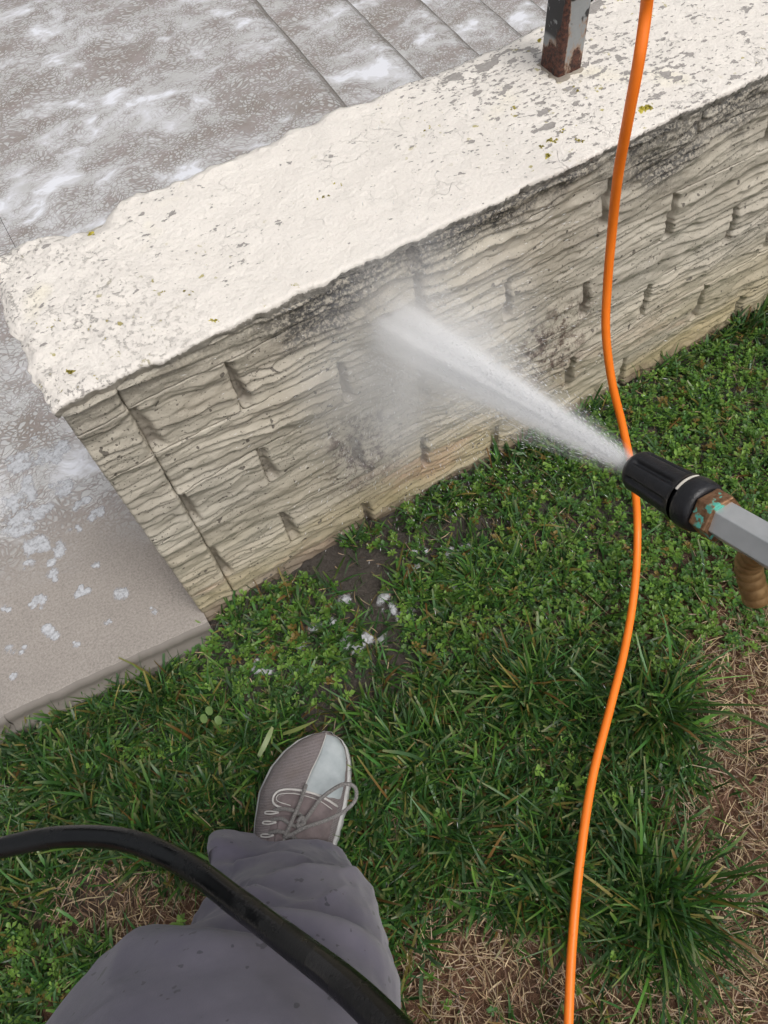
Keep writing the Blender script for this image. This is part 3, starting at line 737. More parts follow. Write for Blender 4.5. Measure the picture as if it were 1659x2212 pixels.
R_WEED = [(1500, 1080, 330, 260, 1), (1480, 1260, 260, 180, 1), (1580, 900, 200, 160, 1), (620, 1330, 200, 95, .8), (560, 1440, 170, 100, .8), (690, 1420, 110, 110, .9), (900, 1230, 200, 90, .65), (1020, 1120, 160, 110, .55), (1010, 1340, 210, 100, .7), (1180, 1180, 160, 140, .75), (90, 2100, 120, 130, .75), (1250, 1700, 90, 60, .6), (280, 1640, 90, 60, .5), (1230, 1280, 120, 90, .8)]
R_MUD = [(760, 1230, 130, 45, 1), (820, 1330, 55, 90, .8), (780, 1500, 60, 55, .7), (700, 1560, 60, 30, .5), (850, 1440, 60, 40, .6), (960, 1150, 120, 40, .5)]

def scatter(n, x0=-0.95, x1=1.75, y0=-0.75, y1=0.590):
    x = rng.uniform(x0, x1, n); y = rng.uniform(y0, y1, n)
    ok = (y < WALL_Y - 0.006) & ~((x < -0.055) & (y > slab_front(x) - 0.014))
    x, y = x[ok], y[ok]; P = np.column_stack([x, y, soil_z(x, y)])
    px, py = photo_xy(P)
    near = (px > -160) & (px < 1830) & (py > 480) & (py < 2400)
    k = near | (rng.random(len(P)) < 0.30)
    return P[k], px[k], py[k]
def in_shoe(P):
    q = P[:, :2] - SHOE_O[:2]; lx = q @ SHOE_X[:2]; ly = q @ SHOE_Y[:2]
    return (np.abs(lx) < 0.060) & (ly > -0.03) & (ly < 0.306)
# shoe placement (needed to keep plants out from under it)
SHOE_Y = at(690, 1582, 0.02) - at(648, 1790, 0.02); SHOE_Y[2] = 0; SHOE_Y /= np.linalg.norm(SHOE_Y)
SHOE_X = np.array([SHOE_Y[1], -SHOE_Y[0], 0]); SHOE_Z = np.array([0, 0, 1.0])
SHOE_O = at(657, 1700, 0.035) - SHOE_Y * 0.225; SHOE_O[2] = 0.004

BV, BF, BC = [], [], []
def add(store, V, F, C):
    o = sum(len(v) for v in store[0]); store[0].append(V); store[1].append(F + o); store[2].append(C)
grass_store = ([], [], [])
def tuft(P, nb, lmin, lmax, spread, lean_lo, lean_hi, store, width=(0.0028, 0.0052), yellow=0.05, az=None):
    n = nb; r = np.abs(rng.standard_normal(n)) * spread; a = rng.uniform(0, 2 * np.pi, n)
    bx, by = P[0] + r * np.cos(a), P[1] + r * np.sin(a)
    by = np.where((bx > -0.06), np.minimum(by, WALL_Y - 0.012), np.minimum(by, slab_front(bx) - 0.016))
    base = np.column_stack([bx, by, soil_z(bx, by) - 0.002])
    dom = rng.uniform(0, 6.28)
    azz = np.where(rng.random(n) < 0.42, dom + rng.standard_normal(n) * 0.7, a + rng.standard_normal(n) * 1.0)
    V, F, C = blades(base, azz, rng.uniform(lean_lo, lean_hi, n), np.where(rng.random(n) < 0.15, rng.uniform(1.0, 2.0, n), rng.uniform(0.1, 1.0, n)), lmin + (lmax - lmin) * rng.beta(1.4, 2.0, n), rng.uniform(*width, n), grass_colors(n, yellow), rng.random(n) < 0.30)
    add(store, V, F, C)
P, px, py = scatter(15000)
st, wd, md = inside(px, py, R_STRAW), inside(px, py, R_WEED), inside(px, py, R_MUD)
pr = np.clip(1 - 0.97 * st - 0.93 * wd - 0.97 * md, 0.015, 1)
keep = (rng.random(len(P)) < pr * 0.40) & ~in_shoe(P)
for p in P[keep]:
    nb = int(rng.integers(10, 34)); big = rng.random()
    tuft(p, nb, 0.025, 0.05 + 0.045 * big, 0.010 + 0.012 * big, 0.25, 1.15, grass_store)
# single short blades everywhere to knit the turf
P, px, py = scatter(52000); st, wd, md = inside(px, py, R_STRAW), inside(px, py, R_WEED), inside(px, py, R_MUD)
keep = (rng.random(len(P)) < np.clip(1 - 0.93 * st - 0.84 * wd - 0.9 * md, 0.03, 1)) & ~in_shoe(P); P = P[keep]; n = len(P)
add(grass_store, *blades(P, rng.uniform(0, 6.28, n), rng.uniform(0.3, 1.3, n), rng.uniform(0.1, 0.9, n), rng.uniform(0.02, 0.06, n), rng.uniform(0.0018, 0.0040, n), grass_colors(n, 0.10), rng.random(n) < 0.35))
def flush(name, store, mat):
    return mesh_obj(name, np.vstack(store[0]), np.vstack(store[1]), mat, colors=np.vstack(store[2]), smooth=True)
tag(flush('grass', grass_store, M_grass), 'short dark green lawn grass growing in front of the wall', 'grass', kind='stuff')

TUFTS = [(1420, 1545, 300, 0.075, 0.14, 0.034, 'dense dark green grass tuft right of the orange hose, level with the shoe toe'),
         (1420, 1960, 330, 0.085, 0.17, 0.036, 'largest long-bladed grass tuft, right of the orange hose near the bottom'),
         (1150, 1480, 260, 0.065, 0.12, 0.036, 'dense grass tuft left of the orange hose, below the soapy weeds'),
         (880, 1640, 260, 0.055, 0.11, 0.040, 'thick grass tuft just right of the shoe toe'),
         (1180, 1900, 240, 0.065, 0.13, 0.036, 'grass tuft left of the orange hose, beside the trouser knee'),
         (960, 1820, 200, 0.055, 0.10, 0.034, 'grass tuft between the shoe laces and the orange hose'),
         (1020, 1255, 90, 0.05, 0.09, 0.014, 'upright bright grass tuft in the soap suds by the wall'),
         (300, 1790, 240, 0.055, 0.105, 0.042, 'grass tuft just above the black hose, left of the shoe'),
         (330, 1480, 70, 0.05, 0.10, 0.016, 'thin grass tuft leaning over the pavement edge'),
         (150, 1680, 220, 0.055, 0.10, 0.042, 'grass tuft below the pavement corner at the left')]
for x, y, nb, l0, l1, sp, lab in TUFTS:
    p = at(x, y, 0.0); s = ([], [], [])
    tuft(p, int(nb * 1.5), l0 * 0.4, l1 * 1.0, sp * 1.05, 0.15, 1.2, s, (0.0024, 0.0052), 0.05)
    tag(flush('grass_tuft', s, M_grass), lab, 'grass tuft', 'grass tufts in the lawn')
s = ([], [], [])
# a few pale flattened blades beside the toe
b0 = np.array([at(560, 1634, 0.03), at(612, 1586, 0.030)])
b1 = np.array([at(590, 1572, 0.04), at(688, 1562, 0.040)])
dv = b1 - b0
V, F, C = blades(b0, np.arctan2(dv[:, 1], dv[:, 0]), np.full(2, 1.45), np.full(2, 0.1), np.linalg.norm(dv, axis=1), np.array([0.0075, 0.0075]), np.array([[0.20, 0.27, 0.09], [0.19, 0.23, 0.07]]), np.array([True, False]))
tag(mesh_obj('flattened_grass', V, F, M_grass, colors=C), 'pale broad flattened grass blades above the toe of the shoe', 'grass')

# low weeds: stalks with small pointed leaves in whorls
def weeds(P, size, seed):
    rg = np.random.default_rng(seed); n = len(P); nl = 9
    Vs, Fs, Cs = [], [], []
    az0 = rg.uniform(0, 6.28, n); tilt = rg.uniform(0, 0.5, n); taz = rg.uniform(0, 6.28, n)
    h = size * rg.uniform(1.2, 3.4, n)
    top = P + np.column_stack([np.cos(taz) * np.sin(tilt) * h, np.sin(taz) * np.sin(tilt) * h, h])
    base_c = np.array([[0.125, 0.240, 0.036], [0.088, 0.190, 0.032], [0.170, 0.290, 0.050], [0.062, 0.150, 0.036]])[rg.integers(0, 4, n)] * rg.uniform(0.7, 1.3, (n, 1))
    yel = rg.random(n) < 0.05; base_c[yel] = np.array([0.20, 0.14, 0.035])
    out = ([], [], [])
    for k in range(nl):
        tier = k // 3
        a = az0 + k * 2.4 + rg.uniform(-0.3, 0.3, n)
        L = size * rg.uniform(0.7, 1.25, n) * (1.0 if tier < 2 else 0.65); Wd = L * rg.uniform(0.28, 0.75, n)
        el_ = (0.15 + 0.38 * tier) + rg.uniform(-0.35, 0.35, n)
        o = P + (top - P) * (0.55 + 0.2 * tier)
        d = np.column_stack([np.cos(a) * np.cos(el_), np.sin(a) * np.cos(el_), np.sin(el_)])
        s_ = np.column_stack([-np.sin(a), np.cos(a), 0 * a]); up = np.cross(d, s_)
        p0 = o; p1 = o + d * (L * 0.25)[:, None]
        m = o + d * (L * 0.6)[:, None]; e = o + d * L[:, None] - np.column_stack([0 * a, 0 * a, L * 0.15])
        vv = np.stack([p0, m + s_ * (Wd * 0.5)[:, None] - up * 0, e, m - s_ * (Wd * 0.5)[:, None], m - up * (Wd * 0.18)[:, None]], 1)   # folded along the midrib
        out[0].append(vv.reshape(-1, 3))
        f = np.array([[0, 4, 1, 1], [1, 4, 2, 2], [0, 3, 4, 4], [3, 2, 4, 4]])[:, :3]
        off = sum(len(q) for q in out[0][:-1])
        out[1].append((np.arange(n)[:, None, None] * 5 + f[None]).reshape(-1, 3) + off)
        out[2].append(np.repeat(base_c * rg.uniform(0.85, 1.15, (n, 1)) * (0.85 + 0.12 * tier), 5, 0))
    return np.vstack(out[0]), np.vstack(out[1]), np.vstack(out[2])
P, px, py = scatter(90000); st, wd, md = inside(px, py, R_STRAW), inside(px, py, R_WEED), inside(px, py, R_MUD)
keep = (rng.random(len(P)) < np.clip(0.62 * wd + 0.03 - 0.5 * md - 0.02 * st, 0, 1)) & ~in_shoe(P); P = P[keep]
sz = 0.0040 + 0.0085 * rng.beta(1.6, 2.2, len(P))
V, F, C = weeds(P, sz, 11)
tag(mesh_obj('weeds', V, F, M_weed, colors=C, smooth=False), 'low bright green small-leaved weeds carpeting the ground beside the wall', 'weeds', kind='stuff')
# stems and threads of the weeds
P, px, py = scatter(24000); wd, md = inside(px, py, R_WEED), inside(px, py, R_MUD)
keep = (rng.random(len(P)) < np.clip(wd, 0, 1) * 0.6) & ~in_shoe(P); P = P[keep]; n = len(P); s = ([], [], [])
cc = np.array([0.07, 0.13, 0.035]) * rng.uniform(0.6, 1.5, (n, 1)); yy = rng.random(n) < 0.25; cc[yy] = np.array([0.30, 0.22, 0.10]) * rng.uniform(0.5, 1.2, (yy.sum(), 1))
add(s, *blades(P, rng.uniform(0, 6.28, n), rng.uniform(0.2, 1.3, n), rng.uniform(0.1, 1.2, n), rng.uniform(0.015, 0.05, n), rng.uniform(0.0007, 0.0018, n), cc, rng.random(n) < 0.2))
tag(flush('weed_stems', s, M_weed), 'thin stems among the low weeds beside the wall', 'weeds', kind='stuff')
# dry straw lying on the soil
P, px, py = scatter(210000); st, wd, md = inside(px, py, R_STRAW), inside(px, py, R_WEED), inside(px, py, R_MUD)
keep = (rng.random(len(P)) < np.clip(0.62 * st + 0.045 - 0.03 * md, 0, 1)) & ~in_shoe(P); P = P[keep]; n = len(P); s = ([], [], [])
P[:, 2] += rng.uniform(0.0, 0.012, n)
cc = np.array([[0.33, 0.235, 0.135], [0.22, 0.135, 0.08], [0.40, 0.31, 0.19], [0.15, 0.085, 0.055], [0.29, 0.215, 0.16]])[rng.integers(0, 5, n)] * rng.uniform(0.6, 1.3, (n, 1))
cc = cc * 1.3
ln = np.where(rng.random(n) < 0.07, rng.uniform(0.035, 0.085, n), rng.uniform(0.008, 0.027, n))
add(s, *blades(P, rng.uniform(0, 6.28, n), rng.uniform(1.2, 1.6, n), rng.uniform(-0.15, 0.25, n), ln, rng.uniform(0.0006, 0.0018, n), cc, rng.random(n) < 0.6, nseg=3))
tag(flush('straw', s, M_straw), 'dry tan straw and dead grass strewn over bare brown soil', 'straw', kind='stuff')

# clover seedling by the shoe
clo = empty('clover_seedling', tuple(at(455, 1548, 0.0)))
tag(clo, 'small clover seedling with three round pale leaves, above left of the shoe', 'seedling')
for k, (x, y) in enumerate(((440, 1552), (452, 1535), (472, 1556))):
    p = at(x, y, 0.055); a = np.arange(14) / 14 * 2 * np.pi; r = 0.0062 * (1 - 0.16 * np.cos(a * 2))
    V = np.vstack([[p - (0, 0, 0.0012)], np.column_stack([p[0] + r * np.cos(a), p[1] + r * np.sin(a), np.full(14, p[2]) + 0.001 * np.cos(a * 2 + k)])])
    o = mesh_obj('leaf', V, [(0, 1 + i, 1 + (i + 1) % 14) for i in range(14)], M_weed, clo, colors=np.repeat([[0.16, 0.25, 0.075]], 15, 0))
    o.matrix_parent_inverse = Matrix.Translation(-Vector(clo.location))
    q = at(455, 1548, -0.005); V, F = tube(np.array([q, (q + p) / 2 + (0.002, 0, 0.006), p - (0, 0, 0.0015)]), 0.0008, 6)
    o = mesh_obj('stalk', V, F, M_weed, clo, colors=np.repeat([[0.10, 0.16, 0.05]], len(V), 0)); o.matrix_parent_inverse = Matrix.Translation(-Vector(clo.location))

# soap suds caught in the weeds and splashed on the pavement
def foam_sheet(name, spots, x0, x1, y0, y1, res, zf, thr, rise, nscale, seed):
    """lumpy sheet of suds: kept only where enough of it has gathered"""
    xs, ys = np.arange(x0, x1, res), np.arange(y0, y1, res)
    X, Y = np.meshgrid(xs, ys, indexing='ij'); f = np.zeros(X.shape)
    for sx, sy, r in spots:
        f = np.maximum(f, np.exp(-((X - sx) ** 2 + (Y - sy) ** 2) / r ** 2))
    f = f * (1.0 + 0.9 * fbm(X * nscale, Y * nscale, 0, seed, 4, 0.65)) - thr
    bub = np.abs(vn(X * nscale * 5, Y * nscale * 5, 0, seed + 9))
    Z = zf(X, Y) - 0.002 + rise * np.sqrt(np.clip(f, 0, 1)) * (0.75 + 0.5 * bub)
    F = grid_faces(len(xs), len(ys)); keep = (f.ravel()[F] > 0).any(1); F = F[keep]
    used, inv_ = np.unique(F, return_inverse=True)
    V = np.stack([X, Y, Z], -1).reshape(-1, 3)[used]
    lv = np.clip(f / 0.55, 0, 1).ravel()[used]
    return mesh_obj(name, V, inv_.reshape(F.shape), M_foam, colors=np.repeat(lv[:, None], 3, 1))
spots = []
for x, y, r, k in [(1030, 1195, 30, 4), (975, 1235, 24, 3), (830, 1285, 36, 5), (845, 1320, 26, 4), (790, 1363, 30, 4), (550, 1432, 14, 2), (690, 1330, 20, 2), (1100, 1240, 22, 2), (890, 1215, 24, 2), (905, 1180, 20, 2), (1060, 1270, 18, 2), (640, 1390, 14, 2), (760, 1400, 14, 2)]:
    for i in range(k):
        p = at(x + random.gauss(0, r * 0.8), y + random.gauss(0, r * 0.4), 0.012); spots.append((p[0], p[1], random.uniform(0.007, 0.017)))
tag(foam_sheet('soap_suds', spots, -0.08, 0.62, 0.22, 0.572, 0.0022, lambda X, Y: soil_z(X, Y) + 0.007, 0.34, 0.007, 60, 401), 'white soap suds lying among the weeds by the wall foot', 'foam', kind='stuff')
spots = []
for x, y, s in [(75, 1175, 34), (65, 1130, 28), (40, 1090, 30), (210, 1215, 13), (118, 1245, 11), (262, 1283, 17), (180, 1283, 12), (85, 1305, 17), (108, 1365, 14), (175, 1270, 9), (235, 1345, 8), (330, 1318, 10), (15, 1315, 10), (35, 1400, 15), (70, 1305, 11), (100, 1225, 20), (60, 1215, 16), (160, 1395, 8), (110, 1180, 24), (20, 1150, 22), (170, 1150, 12), (30, 1460, 9), (90, 1100, 24), (160, 1095, 18), (60, 1050, 28), (130, 1050, 24), (200, 1110, 16), (30, 1000, 34), (120, 990, 26), (60, 940, 34)]:
    for i in range(3):
        p = at(x + random.gauss(0, s * 0.5), y + random.gauss(0, s * 0.45), 0.004); spots.append((p[0], p[1], s * 0.00085 * random.uniform(0.45, 1.1)))
tag(foam_sheet('soap_splashes', spots, -0.400, -0.08, 0.60, 1.10, 0.0018, lambda X, Y: pave_z(X, Y) + 0.0014, 0.30, 0.0016, 75, 421), 'scattered white soap splashes on the grey pavement', 'foam', kind='stuff')

# ------------------------------------------------------------------ orange hose
V, F = tube(HOSE, 0.0058, 20)
tag(mesh_obj('orange_hose', V, F, M_orange), 'bright orange hose hanging over the wall and running down across the lawn', 'hose')

# ------------------------------------------------------------------ black hose
bp = [(-420, 2010, .78), (-180, 1880, .75), (0, 1832, .72), (130, 1808, .70), (270, 1815, .665), (400, 1868, .62), (520, 1955, .56), (640, 2045, .50), (760, 2140, .44), (880, 2262, .385), (1000, 2420, .33), (1120, 2640, .28)]
path = catmull([far(*q) for q in bp], 220)
V, F = tube(path, 0.0098, 32)
tag(mesh_obj('black_hose', V, F, M_blackhose), 'thick black rubber hose arching across in front of the grey trouser leg', 'hose')

# ------------------------------------------------------------------ pressure washer nozzle
TIP = far(1372, 1012, 0.60); HIT = on_wall(845, 705, WALL_Y)
AX = TIP - HIT; JET = np.linalg.norm(AX); AX /= JET                       # local z runs back from the tip
up = np.array([0, 0, 1.0]) - AX[2] * AX; up /= np.linalg.norm(up)
B3 = np.stack([np.cross(up, AX), up, AX], 1)                              # local x, y, z as columns
noz = empty('spray_nozzle', tuple(TIP))
tag(noz, 'black ribbed pressure washer nozzle with brass nut and grey steel lance', 'nozzle')
ninv = Matrix.Translation(-Vector(TIP))
def npart(name, VF, mat, parent=noz, smooth=True):
    o = mesh_obj(name, VF[0], VF[1], mat, parent, smooth); 
    if parent is noz: o.matrix_parent_inverse = ninv
    return o
def flutes(r, s, a):
    w = sstep(0.006, 0.012, s) * sstep(0.054, 0.046, s)
    g = np.abs(((a / (2 * np.pi) * 7 + 0.3) % 1) - 0.5) * 2                    # 0 in the groove, 1 on the rib
    return r * (1 - 0.17 * w * (1 - sstep(0.10, 0.42, g)))
UPS = 1.0 if (B3 @ np.array([0, 0, 1.0])) @ ROT[:, 1] > 9 else (1.0 if (np.cross(AX, CAMP - TIP)) @ ROT[:, 1] > 0 else -1.0)   # turning sense that leads up the picture side
prof = [(0.0045, 0.004), (0.0050, 0.0008), (0.0108, -0.0004), (0.0138, 0.0010), (0.0160, 0.0042)]
for s in np.linspace(0.006, 0.053, 34): prof.append((0.0164 + 0.0019 * (s / 0.053), s))
prof += [(0.0188, 0.054), (0.0190, 0.0553)]
body = npart('grip_sleeve', lathe(prof, 144, flutes, B3, TIP), M_rubber)
prof = [(0.0188, 0.0586), (0.0197, 0.0592), (0.0200, 0.062), (0.0199, 0.0665), (0.0193, 0.0705), (0.0180, 0.0735), (0.0150, 0.0742), (0.0120, 0.0742)]
collar = npart('collar', lathe(prof, 96, None, B3, TIP), M_rubber)
view_ang = math.atan2(*((B3.T @ (CAMP - TIP))[[1, 0]]))
npart('indicator_seat', lathe([(0.0130, 0.0551), (0.0168, 0.0553), (0.0168, 0.0588), (0.0130, 0.0590)], 96, None, B3, TIP), M_rubber)
arcs = np.linspace(view_ang + UPS * 0.10, view_ang + UPS * 1.25, 40)
arc_pts = np.array([TIP + B3 @ np.array([0.0178 * math.cos(q), 0.0178 * math.sin(q), 0.0570]) for q in arcs])
npart('indicator_ring', tube(arc_pts, 0.00165, 10), M_white)
# raised lettering-like marks and adjustment symbol on the collar: small round boss and bars
def on_collar(ang, s, r=0.0200):
    return TIP + B3 @ np.array([r * math.cos(ang), r * math.sin(ang), s])
view_ang = math.atan2(*( (B3.T @ (CAMP - TIP))[[1, 0]] ))
parts = []
for da in (0.10, -0.62):
    c0 = on_collar(view_ang + da, 0.0668)
    nrm = (c0 - (TIP + AX * 0.0668)); nrm /= np.linalg.norm(nrm); e1 = AX; e2 = np.cross(nrm, AX)
    a = np.arange(20) / 20 * 2 * np.pi
    ring = np.array([c0 + nrm * 0.0002 + 0.0030 * (e1 * math.cos(q) + e2 * math.sin(q)) for q in np.append(a, 0)])
    parts.append(tube(ring, 0.00045, 6, False))
for i in range(5):
    g0 = on_collar(view_ang - 0.13 - i * 0.075, 0.0658, 0.0201); g1 = on_collar(view_ang - 0.13 - i * 0.075 - 0.025 * (i % 2), 0.0690, 0.0197)
    parts.append(tube(np.array([g0, (g0 + g1) / 2, g1]), 0.00035, 6, False))
o = npart('moulded_marks', merge(parts), M_rubber, collar)
o.matrix_parent_inverse = ninv
def hexa(r, s0, s1, ch=0.0012, rot=0.0):
    k = 6; a = np.arange(k) / k * 2 * np.pi + rot
    V = []
    for rr, s in ((r - ch, s0), (r, s0 + ch), (r, s1 - ch), (r - ch, s1)):
        V.append(np.stack([rr * np.cos(a), rr * np.sin(a), np.full(k, s)], -1))
    V = np.vstack(V) @ B3.T + TIP
    F = [tuple(f) for f in grid_faces(4, k, True)] + [tuple(range(k)), tuple(3 * k + i for i in range(k))]
    return V, F
def bevel(o, w=0.0006):
    md = o.modifiers.new('bevel', 'BEVEL'); md.width = w; md.segments = 3; md.limit_method = 'ANGLE'; md.angle_limit = 0.4; return o
bevel(npart('brass_nut', hexa(0.0178, 0.0744, 0.0905, 0.0014, view_ang - 0.20), M_brass, smooth=False))
bevel(npart('hex_lance', hexa(0.0143, 0.0880, 0.1750, 0.0010, view_ang - 0.12), M_steel, smooth=False), 0.0011)
V, F = lathe([(0.0001, 0.1745), (0.0135, 0.1746), (0.0135, 0.180), (0.0098, 0.185), (0.0098, 0.62), (0.0001, 0.62)], 32, None, B3, TIP)
npart('lance_tube', (V, F), M_rubber)
# brass corrugated side tube hanging from the hex
c0 = TIP + AX * 0.128
p_end = far(1635, 1300, 0.545); p_mid = far(1618, 1215, 0.525)
path = catmull([c0, p_mid, p_end], 90)
s_ = np.linspace(0, 1, 90); rad = 0.0086 + 0.0008 * np.abs(np.sin(s_ * np.pi * 9)) ** 0.6
rad[-4:] *= np.array([0.98, 0.92, 0.8, 0.55])
npart('ribbed_side_tube', tube(path, rad, 28), M_spring)

# ------------------------------------------------------------------ spray
def local_obj(o, M3, org):
    m = Matrix([list(M3[i]) + [org[i]] for i in range(3)] + [[0, 0, 0, 1]]); o.matrix_world = m; return o
J3 = np.stack([B3[:, 0], -B3[:, 1], -AX], 1)                             # local z runs with the jet
prof = [(0.0001, 0.0)] + [(0.010 + 0.165 * z, z) for z in np.linspace(0.0, 0.50, 8)] + [(0.0001, 0.50)]
V, F = lathe(prof, 40); F = F[:, ::-1]
jet = mesh_obj('water_jet', V, F, mat_spray('jet')); local_obj(jet, J3, TIP)
tag(jet, 'white jet of water fanning out from the black nozzle to the wall', 'water spray', kind='stuff')
def uvsphere(k=24, n=14):
    V, F = lathe([(max(1e-4, math.sin(a)), -math.cos(a)) for a in np.linspace(0, math.pi, n)], k); return V, F
V, F = uvsphere(); F = F[:, ::-1]
mist = mesh_obj('splash_mist', V, F, mat_spray('mist'))
mc = on_wall(905, 785, WALL_Y - 0.085); mist.location = mc; mist.scale = (0.19, 0.13, 0.21)
tag(mist, 'pale mist of splashed water bursting back off the wall', 'water mist', kind='stuff')
# droplets: thrown back from the impact and drifting along the jet
n = 26000
zz = rng.uniform(0.02, 1.0, n) ** 0.8 * JET; sg = 0.0020 + np.where(rng.random(n) < 0.75, 0.024, 0.090) * zz
dr = rng.standard_normal((n, 2)) * sg[:, None]
Pj = TIP + np.outer(zz, -AX) + np.outer(dr[:, 0], J3[:, 0]) + np.outer(dr[:, 1], J3[:, 1])
m = 2600
Ps = HIT + np.array([0.03, 0, -0.06]) + rng.standard_normal((m, 3)) * np.array([0.10, 0.05, 0.12]); Ps[:, 1] = WALL_Y - 0.012 - np.abs(rng.exponential(0.07, m))
dirj = np.vstack([(Pj - TIP) / np.linalg.norm(Pj - TIP, axis=1)[:, None], (Ps - HIT) / np.linalg.norm(Ps - HIT, axis=1)[:, None]])
Pd = np.vstack([Pj, Ps]); ok = (Pd[:, 1] < WALL_Y - 0.012) & (Pd[:, 2] > 0.02); Pd, dirj = Pd[ok], dirj[ok]; n = len(Pd)
rr = rng.uniform(0.00012, 0.00032, n); ll = rr * rng.uniform(3, 14, n)
s1 = np.cross(dirj, [0.3, 0.2, 0.9]); s1 /= np.linalg.norm(s1, axis=1)[:, None]; s2 = np.cross(dirj, s1)
oct_ = np.stack([Pd + dirj * ll[:, None], Pd + s1 * rr[:, None], Pd + s2 * rr[:, None], Pd - s1 * rr[:, None], Pd - s2 * rr[:, None], Pd - dirj * ll[:, None]], 1)
fo = np.array([[0, 1, 2], [0, 2, 3], [0, 3, 4], [0, 4, 1], [5, 2, 1], [5, 3, 2], [5, 4, 3], [5, 1, 4]])
M_drop = mat_simple('water_drop', (0.86, 0.87, 0.89), (0.92, 0.93, 0.94), 30, 0.3, 0.0, 0.001)
tag(mesh_obj('water_droplets', oct_.reshape(-1, 3), (np.arange(n)[:, None, None] * 6 + fo[None]).reshape(-1, 3), M_drop), 'fine water droplets flying around the jet and the wall', 'water droplets', kind='stuff')

# ------------------------------------------------------------------ person: trouser leg and shoe
person = empty('person', (float(SHOE_O[0]), float(SHOE_O[1]), 0.0))
tag(person, 'person in grey trousers and a grey trainer, one leg seen from above', 'person')
pinv = Matrix.Translation(-Vector(person.location))
# shoe, local axes: x to the inner side, y to the toe, z up
SM = Matrix([[SHOE_X[i], SHOE_Y[i], SHOE_Z[i], SHOE_O[i]] for i in range(3)] + [[0, 0, 0, 1]])
yk = np.array([-0.012, 0.0, 0.03, 0.07, 0.12, 0.17, 0.21, 0.245, 0.27, 0.288, 0.299, 0.3045])
hw = np.array([0.004, 0.024, 0.036, 0.042, 0.049, 0.0575, 0.061, 0.0565, 0.0475, 0.0350, 0.0210, 0.004])
xo = np.array([0.0, 0.0, 0.0, 0.0, 0.0, -0.001, -0.001, 0.003, 0.008, 0.0125, 0.016, 0.017])
hh = np.array([0.05, 0.08, 0.095, 0.098, 0.096, 0.086, 0.070, 0.057, 0.049, 0.043, 0.038, 0.034])
def shoe_pt(v, y, off=0.0, base=0.024):
    """point on the upper: v = -1..1 across, y along"""
    w = np.interp(y, yk, hw); h = np.interp(y, yk, hh); x = np.interp(y, yk, xo)
    v = np.clip(v, -1, 1)
    z = base + (h - base) * np.sqrt(np.clip(1 - np.abs(v) ** 2.5, 0, 1))
    return np.stack([x + v * (w - 0.002), y + 0 * v, z + off], -1)
ny, nv = 90, 49
ys = np.interp(np.linspace(0, 1, ny), [0, 0.85, 1], [-0.012, 0.27, 0.3045])
th = np.linspace(-np.pi / 2, np.pi / 2, nv); vs = np.sin(th)
YY, VV = np.meshgrid(ys, vs, indexing='ij')
up_v = shoe_pt(VV, YY)
up_v[..., 2] += 0.0010 * fbm(up_v[..., 0] * 60, up_v[..., 1] * 60, 0, 201, 3)
shoe = empty('shoe'); shoe.parent = person; shoe.matrix_parent_inverse = pinv; shoe.matrix_basis = SM
bpy.context.view_layer.update()
def sp(name, V, F, mat, smooth=True):
    return mesh_obj(name, np.asarray(V).reshape(-1, 3), F, mat, shoe, smooth)
sp('upper', up_v, grid_faces(ny, nv), M_knit)
# sole: rim all round, a little wider than the upper
k = 120
tt = np.concatenate([np.linspace(0, 1, 60), np.linspace(1, 0, 60)]); side = np.concatenate([np.ones(60), -np.ones(60)])
yy = np.interp(tt, [0, 0.1, 0.9, 1], [-0.014, 0.0, 0.288, 0.3065]); wv = np.interp(yy, yk, hw) + 0.0022
xo_ = np.interp(yy, yk, xo)
rows = []
for gz, gw in ((0.0, 0.95), (0.004, 0.99), (0.014, 1.0), (0.022, 1.0), (0.026, 0.985), (0.0275, 0.95), (0.026, 0.90)):
    wob = 1 + 0.010 * np.sin(np.arange(k) * 2.1) * (gz < 0.02)
    rows.append(np.column_stack([xo_ + side * wv * gw * wob, yy * (0.985 + 0.015 * gw), np.full(k, gz)]))
sp('sole', np.vstack(rows), [tuple(f) for f in grid_faces(len(rows), k, True)] + [tuple(range(k))], M_sole)
# smooth vinyl toe panel on the inner side
def panel(vy, off=0.0012, n1=26, n2=26):
    ys_ = np.linspace(vy[0][0], vy[-1][0], n1)
    a = np.interp(ys_, [q[0] for q in vy], [q[1] for q in vy]); b = np.interp(ys_, [q[0] for q in vy], [q[2] for q in vy])
    T_ = np.linspace(0, 1, n2)
    Y_ = np.repeat(ys_[:, None], n2, 1); V_ = a[:, None] + (b - a)[:, None] * T_[None, :]
    P_ = shoe_pt(V_, Y_, off)
    edge = np.minimum(np.minimum(T_[None, :], 1 - T_[None, :]) * 12, 1) * np.minimum(np.minimum(np.linspace(0, 1, n1)[:, None], 1 - np.linspace(0, 1, n1)[:, None]) * 14, 1)
    P_[..., 2] -= off * 1.4 * (1 - edge)
    return P_, grid_faces(n1, n2)
sp('toe_panel', *panel([(0.212, 0.10, 0.97), (0.235, 0.13, 0.97), (0.27, 0.16, 0.97), (0.295, 0.10, 0.97), (0.302, 0.0, 0.95)], 0.0014), M_toe)
sp('vamp', *panel([(0.10, -0.55, 0.90), (0.14, -0.50, 0.96), (0.18, -0.42, 0.97), (0.200, -0.40, 0.97), (0.209, -0.30, 0.97)], 0.0016), M_tongue)
def line_on(pts, r, name, mat, off=0.002, k=8):
    pts = np.array(pts); q = catmull(pts, 50)
    P_ = shoe_pt(q[:, 0], q[:, 1], off)
    V, F = tube(P_, r, k); return sp(name, V, F, mat)
